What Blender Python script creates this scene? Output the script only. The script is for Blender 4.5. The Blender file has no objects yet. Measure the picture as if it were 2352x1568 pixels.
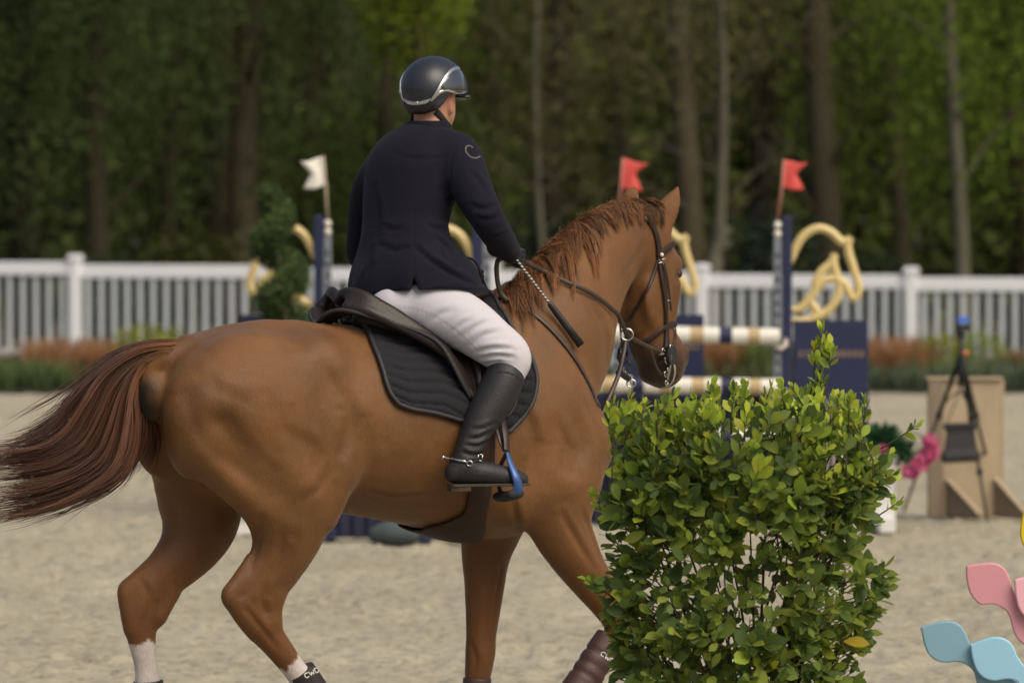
import bpy, bmesh, math, random
import numpy as np
from mathutils import Vector, Matrix
from mathutils.bvhtree import BVHTree

R = math.radians
random.seed(7)
RNG = np.random.default_rng(11)
scene = bpy.context.scene
COL = scene.collection

# ------------------------------------------------------------------ camera, sky, sun, exposure
VW, VH, FPX = 2352.0, 1568.0, 13067.0          # pixel units in which the photograph was measured
CAM_H, HORIZON = 2.12, 434.5
PITCH = math.atan((VH / 2 - HORIZON) / FPX)
cam_data = bpy.data.cameras.new('camera')
cam_data.sensor_width = 36.0
cam_data.lens = 36.0 * FPX / VW
cam_data.clip_start = 0.5
cam_data.clip_end = 2000
cam = bpy.data.objects.new('camera', cam_data)
cam.location = (0, 0, CAM_H)
cam.rotation_euler = (math.pi / 2 - PITCH, 0, 0)
COL.objects.link(cam)
scene.camera = cam
cam_data.dof.use_dof = True
cam_data.dof.focus_distance = 19.55
cam_data.dof.aperture_fstop = 3.9
cam_data.dof.aperture_blades = 9

SUN_AZ, SUN_EL = R(-48), R(50)                     # azimuth measured from +X (picture right) towards +Y (away)
SUN_DIR = Vector((math.cos(SUN_EL) * math.cos(SUN_AZ), math.cos(SUN_EL) * math.sin(SUN_AZ), math.sin(SUN_EL)))
world = bpy.data.worlds.new('World')
scene.world = world
world.use_nodes = True
wn = world.node_tree
bg = wn.nodes['Background']
sky = wn.nodes.new('ShaderNodeTexSky')
sky.sky_type = 'NISHITA'
sky.sun_disc = False
sky.sun_elevation = SUN_EL
sky.sun_rotation = math.pi / 2 - SUN_AZ
sky.air_density = 1.0
sky.dust_density = 5.0
sky.ozone_density = 0.6
wn.links.new(sky.outputs[0], bg.inputs[0])
bg.inputs[1].default_value = 0.115
sun_data = bpy.data.lights.new('sun', 'SUN')
sun_data.energy = 1.8
sun_data.angle = R(45)
sun_data.color = (1.0, 0.90, 0.70)
sun = bpy.data.objects.new('sun', sun_data)
sun.rotation_euler = SUN_DIR.to_track_quat('Z', 'Y').to_euler()
sun.location = (8, 25, 12)
COL.objects.link(sun)
vs = scene.view_settings
vs.view_transform = 'Standard'
vs.look = 'None'
vs.exposure = 0.14
vs.gamma = 1.0
vs.use_curve_mapping = False

# ------------------------------------------------------------------ pixel -> place
_cp, _sp = math.cos(PITCH), math.sin(PITCH)
CAMP = np.array([0, 0, CAM_H])

def ray(px, py):
    x = (px - VW / 2) / FPX
    y = -(py - VH / 2) / FPX
    d = np.array([x, _cp + y * _sp, -_sp + y * _cp])
    return d / np.linalg.norm(d)

def on_ground(px, py, z=0.0):
    d = ray(px, py)
    return CAMP + d * ((z - CAM_H) / d[2])

def at_y(px, py, y):
    d = ray(px, py)
    return CAMP + d * (y / d[1])

THETA = R(30)                                     # the horse heads right and away
O = on_ground(827, 1800)
U = np.array([math.cos(THETA), math.sin(THETA), 0.0])
L = np.array([-math.sin(THETA), math.cos(THETA), 0.0])
Z = np.array([0, 0, 1.0])

def to_world(p):
    p = np.asarray(p, float)
    return O + p[..., 0:1] * U + p[..., 1:2] * L + p[..., 2:3] * Z

def to_horse(p):
    q = np.asarray(p, float) - O
    return np.stack([q @ U, q @ L, q[..., 2]], -1)

def P(px, py, v):
    """pixel + lateral place v in the horse's frame -> horse frame (u, v, w)"""
    d = ray(px, py)
    t = (v + (O - CAMP) @ L) / (d @ L)
    return to_horse(CAMP + d * t)

def Q(px, py, dy):
    """pixel + metres beyond the horse's midpoint -> world, relative to O"""
    return at_y(px, py, O[1] + dy) - O

# ------------------------------------------------------------------ object helpers
def tag(o, label=None, cat=None, group=None, kind=None):
    if label: o['label'] = label
    if cat: o['category'] = cat
    if group: o['group'] = group
    if kind: o['kind'] = kind
    return o

def empty(name, loc=(0, 0, 0), rz=0.0):
    o = bpy.data.objects.new(name, None)
    o.empty_display_size = 0.1
    o.location = loc
    o.rotation_euler = (0, 0, rz)
    COL.objects.link(o)
    return o

def link(name, me, mat=None, parent=None, smooth=True, loc=None):
    o = bpy.data.objects.new(name, me)
    COL.objects.link(o)
    if mat is not None and not me.materials:
        me.materials.append(mat)
    if smooth and len(me.polygons):
        me.polygons.foreach_set('use_smooth', np.ones(len(me.polygons), bool))
    if parent is not None:
        o.parent = parent
        o.matrix_parent_inverse = parent_inv(parent)
    if loc is not None:
        o.location = loc
    return o

def world_of(o):
    m = Matrix.LocRotScale(o.location, o.rotation_euler, o.scale)
    if o.parent is not None:
        m = world_of(o.parent) @ o.matrix_parent_inverse @ m
    return m

def parent_inv(parent):
    return world_of(parent).inverted()

def mesh_np(name, V, F):
    """V (n,3); F: array (m,3) or (m,4) or list of faces"""
    me = bpy.data.meshes.new(name)
    V = np.asarray(V, np.float32)
    if isinstance(F, np.ndarray) and F.ndim == 2:
        m, k = F.shape
        me.vertices.add(len(V)); me.vertices.foreach_set('co', V.ravel())
        me.loops.add(m * k); me.loops.foreach_set('vertex_index', F.astype(np.int32).ravel())
        me.polygons.add(m)
        me.polygons.foreach_set('loop_start', np.arange(0, m * k, k, dtype=np.int32))
        me.polygons.foreach_set('loop_total', np.full(m, k, np.int32))
        me.update(calc_edges=True)
        me.validate()
    else:
        me.from_pydata([tuple(map(float, v)) for v in V], [], [tuple(int(i) for i in f) for f in F])
        me.update()
    return me

def set_color(me, C, name='col'):
    C = np.asarray(C, np.float32)
    if C.shape[1] == 3:
        C = np.concatenate([C, np.ones((len(C), 1), np.float32)], 1)
    a = me.color_attributes.new(name, 'FLOAT_COLOR', 'POINT')
    a.data.foreach_set('color', C.ravel())

class MB:
    """collects shapes into one mesh"""
    def __init__(self):
        self.V, self.F, self.n = [], [], 0
    def add(self, V, F):
        V = np.asarray(V, float).reshape(-1, 3)
        self.V.append(V)
        self.F += [tuple(int(i) + self.n for i in f) for f in F]
        self.n += len(V)
        return self
    def box(self, c, s, rot=None):
        c = np.asarray(c, float); s = np.asarray(s, float) / 2
        g = np.array([[x, y, z] for x in (-1, 1) for y in (-1, 1) for z in (-1, 1)], float) * s
        if rot is not None:
            g = g @ np.asarray(rot).T
        return self.add(g + c, [(0, 1, 3, 2), (4, 6, 7, 5), (0, 4, 5, 1), (2, 3, 7, 6), (0, 2, 6, 4), (1, 5, 7, 3)])
    def tube(self, pts, rad, n=8, cap=True, flat=None, up=None):
        V, F = tube_vf(pts, rad, n, cap, flat, up)
        return self.add(V, F)
    def prism(self, poly, ex):
        """poly: (n,3) closed outline, extruded by vector ex"""
        p = np.asarray(poly, float); n = len(p); e = np.asarray(ex, float)
        return self.add(np.vstack([p, p + e]), [tuple(range(n))[::-1], tuple(range(n, 2 * n))] + [(i, (i + 1) % n, n + (i + 1) % n, n + i) for i in range(n)])
    def mesh(self, name):
        return mesh_np(name, np.vstack(self.V), self.F)
    def build(self, name, mat, parent=None, smooth=False, bevel=0.0, seg=2):
        me = self.mesh(name)
        bm = bmesh.new(); bm.from_mesh(me)
        bmesh.ops.recalc_face_normals(bm, faces=bm.faces)
        if bevel > 0:
            ed = [e for e in bm.edges if len(e.link_faces) == 2 and e.calc_face_angle(0) > 0.5]
            bmesh.ops.bevel(bm, geom=ed, offset=bevel, segments=seg, affect='EDGES', profile=0.5)
        bm.to_mesh(me); bm.free()
        return link(name, me, mat, parent, smooth)

def frames(pts, up=None):
    pts = np.asarray(pts, float)
    T = np.gradient(pts, axis=0)
    T /= np.linalg.norm(T, axis=1, keepdims=True) + 1e-12
    N = np.zeros_like(T)
    ref = np.array([0, 0, 1.0]) if up is None else np.asarray(up, float)
    if ref.ndim == 2:
        N = ref - (ref * T).sum(1, keepdims=True) * T
        N /= np.linalg.norm(N, axis=1, keepdims=True) + 1e-12
        return T, N, np.cross(T, N)
    n = ref - (ref @ T[0]) * T[0]
    if np.linalg.norm(n) < 1e-3:
        n = np.array([1.0, 0, 0]) - T[0][0] * T[0]
    n /= np.linalg.norm(n)
    for i in range(len(pts)):
        n = n - (n @ T[i]) * T[i]
        n /= np.linalg.norm(n) + 1e-12
        N[i] = n
    return T, N, np.cross(T, N)

def tube_vf(pts, rad, n=8, cap=True, flat=None, up=None):
    pts = np.asarray(pts, float)
    T, N, B = frames(pts, up)
    rad = np.broadcast_to(np.asarray(rad, float), (len(pts),))
    fl = 1.0 if flat is None else flat
    a = np.linspace(0, 2 * math.pi, n, endpoint=False)
    V = pts[:, None, :] + rad[:, None, None] * (np.cos(a)[None, :, None] * N[:, None, :] * fl + np.sin(a)[None, :, None] * B[:, None, :])
    m = len(pts)
    F = []
    for i in range(m - 1):
        for j in range(n):
            F.append((i * n + j, i * n + (j + 1) % n, (i + 1) * n + (j + 1) % n, (i + 1) * n + j))
    if cap:
        F.append(tuple(range(n))[::-1]); F.append(tuple((m - 1) * n + j for j in range(n)))
    return V.reshape(-1, 3), F

def catmull(P_, n=6, closed=False):
    """smooth curve through rows of P_ (any number of columns)"""
    P_ = np.asarray(P_, float)
    m = len(P_)
    if m < 3 and not closed:
        t = np.linspace(0, 1, n * (m - 1) + 1)[:, None]
        return P_[0] * (1 - t) + P_[-1] * t
    out = []
    seg = m if closed else m - 1
    for i in range(seg):
        if closed:
            p0, p1, p2, p3 = P_[(i - 1) % m], P_[i], P_[(i + 1) % m], P_[(i + 2) % m]
        else:
            p1, p2 = P_[i], P_[i + 1]
            p0 = P_[i - 1] if i > 0 else 2 * p1 - p2
            p3 = P_[i + 2] if i + 2 < m else 2 * p2 - p1
        for t in np.linspace(0, 1, n, endpoint=False):
            out.append(0.5 * ((2 * p1) + (-p0 + p2) * t + (2 * p0 - 5 * p1 + 4 * p2 - p3) * t * t + (-p0 + 3 * p1 - 3 * p2 + p3) * t ** 3))
    if not closed:
        out.append(P_[-1])
    return np.array(out)

# value noise on points (vectorised), for relief that is built as geometry
_perm = RNG.permutation(512)
_val = RNG.random(512) * 2 - 1
def vnoise(p):
    p = np.asarray(p, float)
    i = np.floor(p).astype(int); f = p - i
    f = f * f * (3 - 2 * f)
    def h(dx, dy, dz):
        return _val[_perm[(_perm[(_perm[(i[..., 0] + dx) & 511] + i[..., 1] + dy) & 511] + i[..., 2] + dz) & 511]]
    x, y, z = f[..., 0], f[..., 1], f[..., 2]
    a = h(0, 0, 0) * (1 - x) + h(1, 0, 0) * x
    b = h(0, 1, 0) * (1 - x) + h(1, 1, 0) * x
    c = h(0, 0, 1) * (1 - x) + h(1, 0, 1) * x
    d = h(0, 1, 1) * (1 - x) + h(1, 1, 1) * x
    return (a * (1 - y) + b * y) * (1 - z) + (c * (1 - y) + d * y) * z

# ------------------------------------------------------------------ soft solid modelling: a distance field turned into one skin
def smin(a, b, k):
    h = np.clip(0.5 + 0.5 * (b - a) / k, 0, 1)
    return b + (a - b) * h - k * h * (1 - h)

class Solid:
    def __init__(self, lo, hi, h):
        self.lo = np.asarray(lo, float); self.h = h
        self.n = np.ceil((np.asarray(hi, float) - self.lo) / h).astype(int) + 1
        self.F = np.full(tuple(self.n), 1.0, np.float32)
    def _win(self, a, b):
        i0 = np.maximum(np.floor((a - self.lo) / self.h).astype(int), 0)
        i1 = np.minimum(np.ceil((b - self.lo) / self.h).astype(int) + 1, self.n)
        if (i1 <= i0).any():
            return None
        sl = tuple(slice(int(x), int(y)) for x, y in zip(i0, i1))
        ax = [(self.lo[k] + self.h * np.arange(i0[k], i1[k])).astype(np.float32) for k in range(3)]
        X = np.stack(np.meshgrid(*ax, indexing='ij'), -1)
        return sl, X
    def _put(self, sl, d, k, op):
        f = self.F[sl]
        if op == 'add':
            self.F[sl] = smin(f, d, k)
        elif op == 'cut':
            self.F[sl] = -smin(-f, d, k)
        elif op == 'and':
            self.F[sl] = -smin(-f, -d, k)
    def chain(self, pts, r, rl=None, lat=(0, 1, 0), k=0.04, sub=7, op='add'):
        """a limb through points: radius r in plane, rl along the lat direction"""
        pts = np.asarray(pts, float); m = len(pts)
        r = np.broadcast_to(np.asarray(r, float), (m,)); rl = r if rl is None else np.broadcast_to(np.asarray(rl, float), (m,))
        lat = np.asarray(lat, float)
        lat = np.broadcast_to(lat, (m, 3))
        D = catmull(np.concatenate([pts, r[:, None], rl[:, None], lat], 1), sub)
        p, r, rl, lt = D[:, :3], np.maximum(D[:, 3], 1e-3), np.maximum(D[:, 4], 1e-3), D[:, 5:8]
        lt = lt / np.linalg.norm(lt, axis=1, keepdims=True)
        rm = np.maximum(r, rl).max() + k + 2 * self.h
        w = self._win(p.min(0) - rm, p.max(0) + rm)
        if w is None: return self
        sl, X = w
        best = np.full(X.shape[:3], 9.0, np.float32)
        for i in range(len(p) - 1):
            a, b = p[i], p[i + 1]
            ab = b - a; L2 = ab @ ab + 1e-12
            rr = max(r[i], r[i + 1], rl[i], rl[i + 1]) + k + 2 * self.h
            lo_, hi_ = np.minimum(a, b) - rr, np.maximum(a, b) + rr
            x0 = X[0, 0, 0]
            j0 = np.clip(np.floor((lo_ - x0) / self.h).astype(int), 0, None)
            j1 = np.minimum(np.ceil((hi_ - x0) / self.h).astype(int) + 1, np.array(X.shape[:3]))
            s2 = tuple(slice(int(q), int(w_)) for q, w_ in zip(j0, j1))
            Y = X[s2]
            t = np.clip(((Y - a.astype(np.float32)) @ ab.astype(np.float32)) / L2, 0, 1)
            d = Y - a.astype(np.float32) - t[..., None] * ab.astype(np.float32)
            dl = d @ lt[i].astype(np.float32)
            ri = r[i] + (r[i + 1] - r[i]) * t
            rli = rl[i] + (rl[i + 1] - rl[i]) * t
            q = ri / rli
            e = np.sqrt(np.maximum((d * d).sum(-1) - dl * dl, 0) + (dl * q) ** 2) - ri
            e = np.where(q > 1, e / np.sqrt(q), e)
            best[s2] = np.minimum(best[s2], e)
        self._put(sl, best, k, op)
        return self
    def ell(self, c, r, axes=None, k=0.05, op='add'):
        c = np.asarray(c, float); r = np.asarray(r, float)
        A = np.eye(3) if axes is None else np.asarray(axes, float)
        ext = np.abs(A.T @ np.diag(r)).sum(1) if axes is not None else r
        ext = np.sqrt(((A.T * r) ** 2).sum(1)) if axes is not None else r
        w = self._win(c - ext - k - 2 * self.h, c + ext + k + 2 * self.h)
        if w is None: return self
        sl, X = w
        q = (X - c.astype(np.float32)) @ A.T.astype(np.float32)
        k0 = np.sqrt(((q / r) ** 2).sum(-1)); k1 = np.sqrt(((q / r ** 2) ** 2).sum(-1)) + 1e-9
        d = k0 * (k0 - 1.0) / k1
        self._put(sl, d.astype(np.float32), k, op)
        return self
    def func(self, lo, hi, fn, k=0.03, op='add'):
        w = self._win(np.asarray(lo, float), np.asarray(hi, float))
        if w is None: return self
        sl, X = w
        self._put(sl, fn(X).astype(np.float32), k, op)
        return self
    def skin(self, smooth=2):
        F = self.F; h = self.h
        S = F < 0
        c = np.zeros(tuple(np.array(F.shape) - 1), np.uint8)
        offs = [(x, y, z) for x in (0, 1) for y in (0, 1) for z in (0, 1)]
        nx, ny, nz = c.shape
        for o in offs:
            c += S[o[0]:o[0] + nx, o[1]:o[1] + ny, o[2]:o[2] + nz]
        act = np.argwhere((c > 0) & (c < 8))
        idx = np.full(c.shape, -1, np.int64)
        idx[act[:, 0], act[:, 1], act[:, 2]] = np.arange(len(act))
        val = np.stack([F[act[:, 0] + o[0], act[:, 1] + o[1], act[:, 2] + o[2]] for o in offs], 1).astype(float)
        acc = np.zeros((len(act), 3)); cnt = np.zeros(len(act))
        for a in range(8):
            for b in range(a + 1, 8):
                if sum(abs(offs[a][q] - offs[b][q]) for q in range(3)) != 1: continue
                va, vb = val[:, a], val[:, b]
                m = (va < 0) != (vb < 0)
                t = np.where(m, va / np.where(m, va - vb, 1), 0)
                pa, pb = np.array(offs[a], float), np.array(offs[b], float)
                acc += m[:, None] * (pa + t[:, None] * (pb - pa)); cnt += m
        V = self.lo + h * (act + acc / cnt[:, None])
        faces = []
        for ax in range(3):
            s0 = [slice(None)] * 3; s1 = [slice(None)] * 3
            s0[ax] = slice(0, -1); s1[ax] = slice(1, None)
            e = np.argwhere(S[tuple(s0)] != S[tuple(s1)])
            b, d = (ax + 1) % 3, (ax + 2) % 3
            ok = (e[:, b] > 0) & (e[:, d] > 0) & (e[:, b] < F.shape[b] - 1) & (e[:, d] < F.shape[d] - 1)
            e = e[ok]
            ins = S[e[:, 0], e[:, 1], e[:, 2]]
            def cell(db, dd):
                q = e.copy(); q[:, b] += db; q[:, d] += dd
                return idx[q[:, 0], q[:, 1], q[:, 2]]
            f = np.stack([cell(-1, -1), cell(0, -1), cell(0, 0), cell(-1, 0)], 1)
            f[~ins] = f[~ins][:, ::-1]
            faces.append(f)
        Fc = np.vstack(faces)
        V = relax(V, Fc, smooth)
        return V, Fc

def relax(V, F, it=1, lam=0.5):
    if it <= 0: return V
    a = np.concatenate([F[:, i] for i in range(F.shape[1])]); b = np.concatenate([F[:, (i + 1) % F.shape[1]] for i in range(F.shape[1])])
    s = np.concatenate([a, b]); t = np.concatenate([b, a])
    deg = np.bincount(s, minlength=len(V)).astype(float)[:, None] + 1e-9
    for _ in range(it):
        for l in (lam, -lam * 1.03):
            M = np.stack([np.bincount(s, V[t, k], minlength=len(V)) for k in range(3)], 1) / deg
            V = V + l * (M - V)
    return V
# ------------------------------------------------------------------ materials (all procedural)
def new_mat(name):
    m = bpy.data.materials.new(name)
    m.use_nodes = True
    nt = m.node_tree
    b = nt.nodes['Principled BSDF']
    return m, nt, b

def N_(nt, kind, **kw):
    n = nt.nodes.new(kind)
    for k, v in kw.items():
        if hasattr(n, k): setattr(n, k, v)
        else: n.inputs[k.replace('_', ' ')].default_value = v
    return n

def simple(name, col, rough=0.5, metal=0.0, var=0.12, vscale=12.0, bump=0.0, bscale=60.0, spec=0.5, coat=0.0, sheen=0.0, stretch=None):
    m, nt, b = new_mat(name)
    tc = N_(nt, 'ShaderNodeTexCoord')
    src = tc.outputs['Object']
    if stretch:
        mp = N_(nt, 'ShaderNodeMapping'); mp.inputs['Scale'].default_value = stretch
        nt.links.new(src, mp.inputs[0]); src = mp.outputs[0]
    no = N_(nt, 'ShaderNodeTexNoise', Scale=vscale, Detail=5.0, Roughness=0.6)
    nt.links.new(src, no.inputs['Vector'])
    mx = N_(nt, 'ShaderNodeMix', data_type='RGBA')
    mx.inputs['A'].default_value = tuple(c * (1 - var) for c in col) + (1,)
    mx.inputs['B'].default_value = tuple(min(1, c * (1 + var)) for c in col) + (1,)
    nt.links.new(no.outputs['Fac'], mx.inputs['Factor'])
    nt.links.new(mx.outputs['Result'], b.inputs['Base Color'])
    b.inputs['Roughness'].default_value = rough
    b.inputs['Metallic'].default_value = metal
    b.inputs['Specular IOR Level'].default_value = spec
    b.inputs['Coat Weight'].default_value = coat
    b.inputs['Sheen Weight'].default_value = sheen
    if bump > 0:
        n2 = N_(nt, 'ShaderNodeTexNoise', Scale=bscale, Detail=4.0)
        nt.links.new(src, n2.inputs['Vector'])
        bp = N_(nt, 'ShaderNodeBump', Strength=bump, Distance=0.01)
        nt.links.new(n2.outputs['Fac'], bp.inputs['Height'])
        nt.links.new(bp.outputs[0], b.inputs['Normal'])
    return m

M = {}
def coat_mat():
    m, nt, b = new_mat('chestnut coat')
    at = N_(nt, 'ShaderNodeAttribute'); at.attribute_name = 'col'
    tc = N_(nt, 'ShaderNodeTexCoord')
    n1 = N_(nt, 'ShaderNodeTexNoise', Scale=5.0, Detail=4.0, Roughness=0.55)
    nt.links.new(tc.outputs['Object'], n1.inputs['Vector'])
    mp = N_(nt, 'ShaderNodeMapping'); mp.inputs['Scale'].default_value = (75, 75, 20)
    nt.links.new(tc.outputs['Object'], mp.inputs[0])
    n2 = N_(nt, 'ShaderNodeTexNoise', Scale=3.0, Detail=6.0, Roughness=0.7)
    nt.links.new(mp.outputs[0], n2.inputs['Vector'])
    ad = N_(nt, 'ShaderNodeMath', operation='ADD')
    nt.links.new(n1.outputs['Fac'], ad.inputs[0]); nt.links.new(n2.outputs['Fac'], ad.inputs[1])
    mr = N_(nt, 'ShaderNodeMapRange'); mr.inputs['From Min'].default_value = 0.6; mr.inputs['From Max'].default_value = 1.4
    mr.inputs['To Min'].default_value = 0.66; mr.inputs['To Max'].default_value = 1.30
    nt.links.new(ad.outputs[0], mr.inputs[0])
    mu = N_(nt, 'ShaderNodeMix', data_type='RGBA', blend_type='MULTIPLY'); mu.inputs['Factor'].default_value = 1.0
    nt.links.new(at.outputs['Color'], mu.inputs['A']); nt.links.new(mr.outputs[0], mu.inputs['B'])
    nt.links.new(mu.outputs['Result'], b.inputs['Base Color'])
    rr = N_(nt, 'ShaderNodeMapRange'); rr.inputs['From Min'].default_value = .3; rr.inputs['From Max'].default_value = .7; rr.inputs['To Min'].default_value = .40; rr.inputs['To Max'].default_value = .66
    nt.links.new(n1.outputs['Fac'], rr.inputs[0]); nt.links.new(rr.outputs[0], b.inputs['Roughness'])
    b.inputs['Specular IOR Level'].default_value = 0.34
    b.inputs['Sheen Weight'].default_value = 0.12
    b.inputs['Sheen Roughness'].default_value = 0.4
    b.inputs['Sheen Tint'].default_value = (1.0, 0.8, 0.6, 1)
    bp = N_(nt, 'ShaderNodeBump', Strength=0.6, Distance=0.004)
    nt.links.new(n2.outputs['Fac'], bp.inputs['Height'])
    nt.links.new(bp.outputs[0], b.inputs['Normal'])
    return m
M['coat'] = coat_mat()

def attr_mat(name, rough=0.6, spec=0.3, sheen=0.0, bump=0.0, bscale=200.0, trans=0.0):
    m, nt, b = new_mat(name)
    at = N_(nt, 'ShaderNodeAttribute'); at.attribute_name = 'col'
    nt.links.new(at.outputs['Color'], b.inputs['Base Color'])
    b.inputs['Roughness'].default_value = rough
    b.inputs['Specular IOR Level'].default_value = spec
    b.inputs['Sheen Weight'].default_value = sheen
    if bump:
        tc = N_(nt, 'ShaderNodeTexCoord')
        n2 = N_(nt, 'ShaderNodeTexNoise', Scale=bscale, Detail=4.0)
        nt.links.new(tc.outputs['Object'], n2.inputs['Vector'])
        bp = N_(nt, 'ShaderNodeBump', Strength=bump, Distance=0.003)
        nt.links.new(n2.outputs['Fac'], bp.inputs['Height'])
        nt.links.new(bp.outputs[0], b.inputs['Normal'])
    if trans > 0:
        out = nt.nodes['Material Output']
        tr = N_(nt, 'ShaderNodeBsdfTranslucent')
        nt.links.new(at.outputs['Color'], tr.inputs['Color'])
        ms = N_(nt, 'ShaderNodeMixShader'); ms.inputs[0].default_value = trans
        nt.links.new(b.outputs[0], ms.inputs[1]); nt.links.new(tr.outputs[0], ms.inputs[2])
        nt.links.new(ms.outputs[0], out.inputs['Surface'])
    return m
M['hair'] = attr_mat('horse hair', 0.45, 0.35)
M['leaf'] = attr_mat('leaf', 0.55, 0.25, trans=0.5)
M['skin'] = attr_mat('skin', 0.5, 0.4, bump=0.1, bscale=300)
M['leafmatt'] = attr_mat('matt woodland leaf', 0.9, 0.05, trans=0.45)
def soften(m, keep=.15, d=(0.05, -0.45, 0.88)):
    """leaves too small to see singly: light them as one soft mass"""
    nt = m.node_tree
    ge = N_(nt, 'ShaderNodeNewGeometry')
    mx = N_(nt, 'ShaderNodeMix', data_type='VECTOR'); mx.inputs['Factor'].default_value = keep
    mx.inputs['A'].default_value = d
    nt.links.new(ge.outputs['Normal'], mx.inputs['B'])
    no = N_(nt, 'ShaderNodeVectorMath', operation='NORMALIZE')
    nt.links.new(mx.outputs['Result'], no.inputs[0])
    nt.links.new(no.outputs[0], nt.nodes['Principled BSDF'].inputs['Normal'])
soften(M['leafmatt'])
# ------------------------------------------------------------------ setting: ground
def sand_mat():
    m, nt, b = new_mat('arena sand')
    tc = N_(nt, 'ShaderNodeTexCoord')
    n1 = N_(nt, 'ShaderNodeTexNoise', Scale=13.0, Detail=9.0, Roughness=0.75)
    n2 = N_(nt, 'ShaderNodeTexNoise', Scale=0.6, Detail=4.0)
    nt.links.new(tc.outputs['Object'], n1.inputs['Vector']); nt.links.new(tc.outputs['Object'], n2.inputs['Vector'])
    cr = N_(nt, 'ShaderNodeValToRGB')
    cr.color_ramp.elements[0].position = .33; cr.color_ramp.elements[0].color = (.24, .21, .15, 1)
    cr.color_ramp.elements[1].position = .52; cr.color_ramp.elements[1].color = (.445, .405, .302, 1)
    nt.links.new(n1.outputs['Fac'], cr.inputs[0])
    mx = N_(nt, 'ShaderNodeMix', data_type='RGBA', blend_type='MULTIPLY'); mx.inputs['Factor'].default_value = .5
    c2 = N_(nt, 'ShaderNodeValToRGB')
    c2.color_ramp.elements[0].position = .3; c2.color_ramp.elements[0].color = (.72, .70, .66, 1)
    c2.color_ramp.elements[1].position = .7; c2.color_ramp.elements[1].color = (1, 1, 1, 1)
    nt.links.new(n2.outputs['Fac'], c2.inputs[0])
    nt.links.new(cr.outputs[0], mx.inputs['A']); nt.links.new(c2.outputs[0], mx.inputs['B'])
    nt.links.new(mx.outputs['Result'], b.inputs['Base Color'])
    b.inputs['Roughness'].default_value = .95
    b.inputs['Specular IOR Level'].default_value = .1
    n3 = N_(nt, 'ShaderNodeTexNoise', Scale=45.0, Detail=6.0, Roughness=.7)
    nt.links.new(tc.outputs['Object'], n3.inputs['Vector'])
    bp = N_(nt, 'ShaderNodeBump', Strength=.6, Distance=.02)
    nt.links.new(n3.outputs['Fac'], bp.inputs['Height']); nt.links.new(bp.outputs[0], b.inputs['Normal'])
    return m
M['sand'] = sand_mat()

def sheet(name, xs, ys, zf, mat):
    X, Y = np.meshgrid(xs, ys, indexing='xy')
    Zv = zf(X, Y)
    V = np.stack([X, Y, Zv], -1).reshape(-1, 3)
    nx, ny = len(xs), len(ys)
    i = np.arange(nx - 1)[None, :] + nx * np.arange(ny - 1)[:, None]
    F = np.stack([i, i + 1, i + 1 + nx, i + nx], -1).reshape(-1, 4)
    return link(name, mesh_np(name, V, F), mat)

def sand_z(X, Y):
    p = np.stack([X, Y, np.zeros_like(X)], -1)
    r = .010 * vnoise(p * (3.2, 2.0, 1)) + .011 * vnoise(p * (8, 5, 1) + 7) + .008 * vnoise(p * (19, 13, 1) + 3) + .004 * vnoise(p * (44, 30, 1))
    pr = vnoise(p * (5.5, 4.0, 1) + 31)
    r -= .026 * np.clip((pr - .32) / .25, 0, 1)                 # hoof marks
    ck = vnoise(p * (30, 22, 1) + 11)
    r += .014 * np.clip((ck - .45) / .2, 0, 1)                  # clods
    edge = np.minimum(np.minimum(X + 14, 14 - X), np.minimum(Y - 12, 62 - Y))
    return -.02 + .8 * r * np.clip(edge / 2, 0, 1)
_ys = [12.0]
while _ys[-1] < 62:
    _ys.append(_ys[-1] + max(.022, (_ys[-1] / 20) ** 1.6 * .026))
_xs = np.concatenate([np.linspace(-28, -3.6, 300, endpoint=False), np.arange(-3.6, 3.6, .016), np.linspace(3.6, 28, 300)])
g = sheet('arena_sand', _xs, np.array(_ys), sand_z, M['sand'])
tag(g, kind='structure')
M['earth'] = simple('woodland earth', (.05, .042, .025), .95, var=.4, vscale=3, bump=.5, bscale=8)
e = sheet('ground', np.linspace(-400, 400, 9), np.linspace(-200, 900, 12), lambda X, Y: np.full_like(X, -.16), M['earth'])
tag(e, kind='structure')
# ------------------------------------------------------------------ the horse: one skin grown from limbs and muscles (horse frame u,v,w)
def orient(V, F):
    a, b, c = V[F[:, 0]], V[F[:, 1]], V[F[:, 2]]
    vol = np.einsum('ij,ij->i', a, np.cross(b, c)).sum()
    return F if vol > 0 else F[:, ::-1]

HS = Solid((-1.12, -0.47, 0.0), (1.58, 0.50, 2.24), 0.0095)

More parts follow.
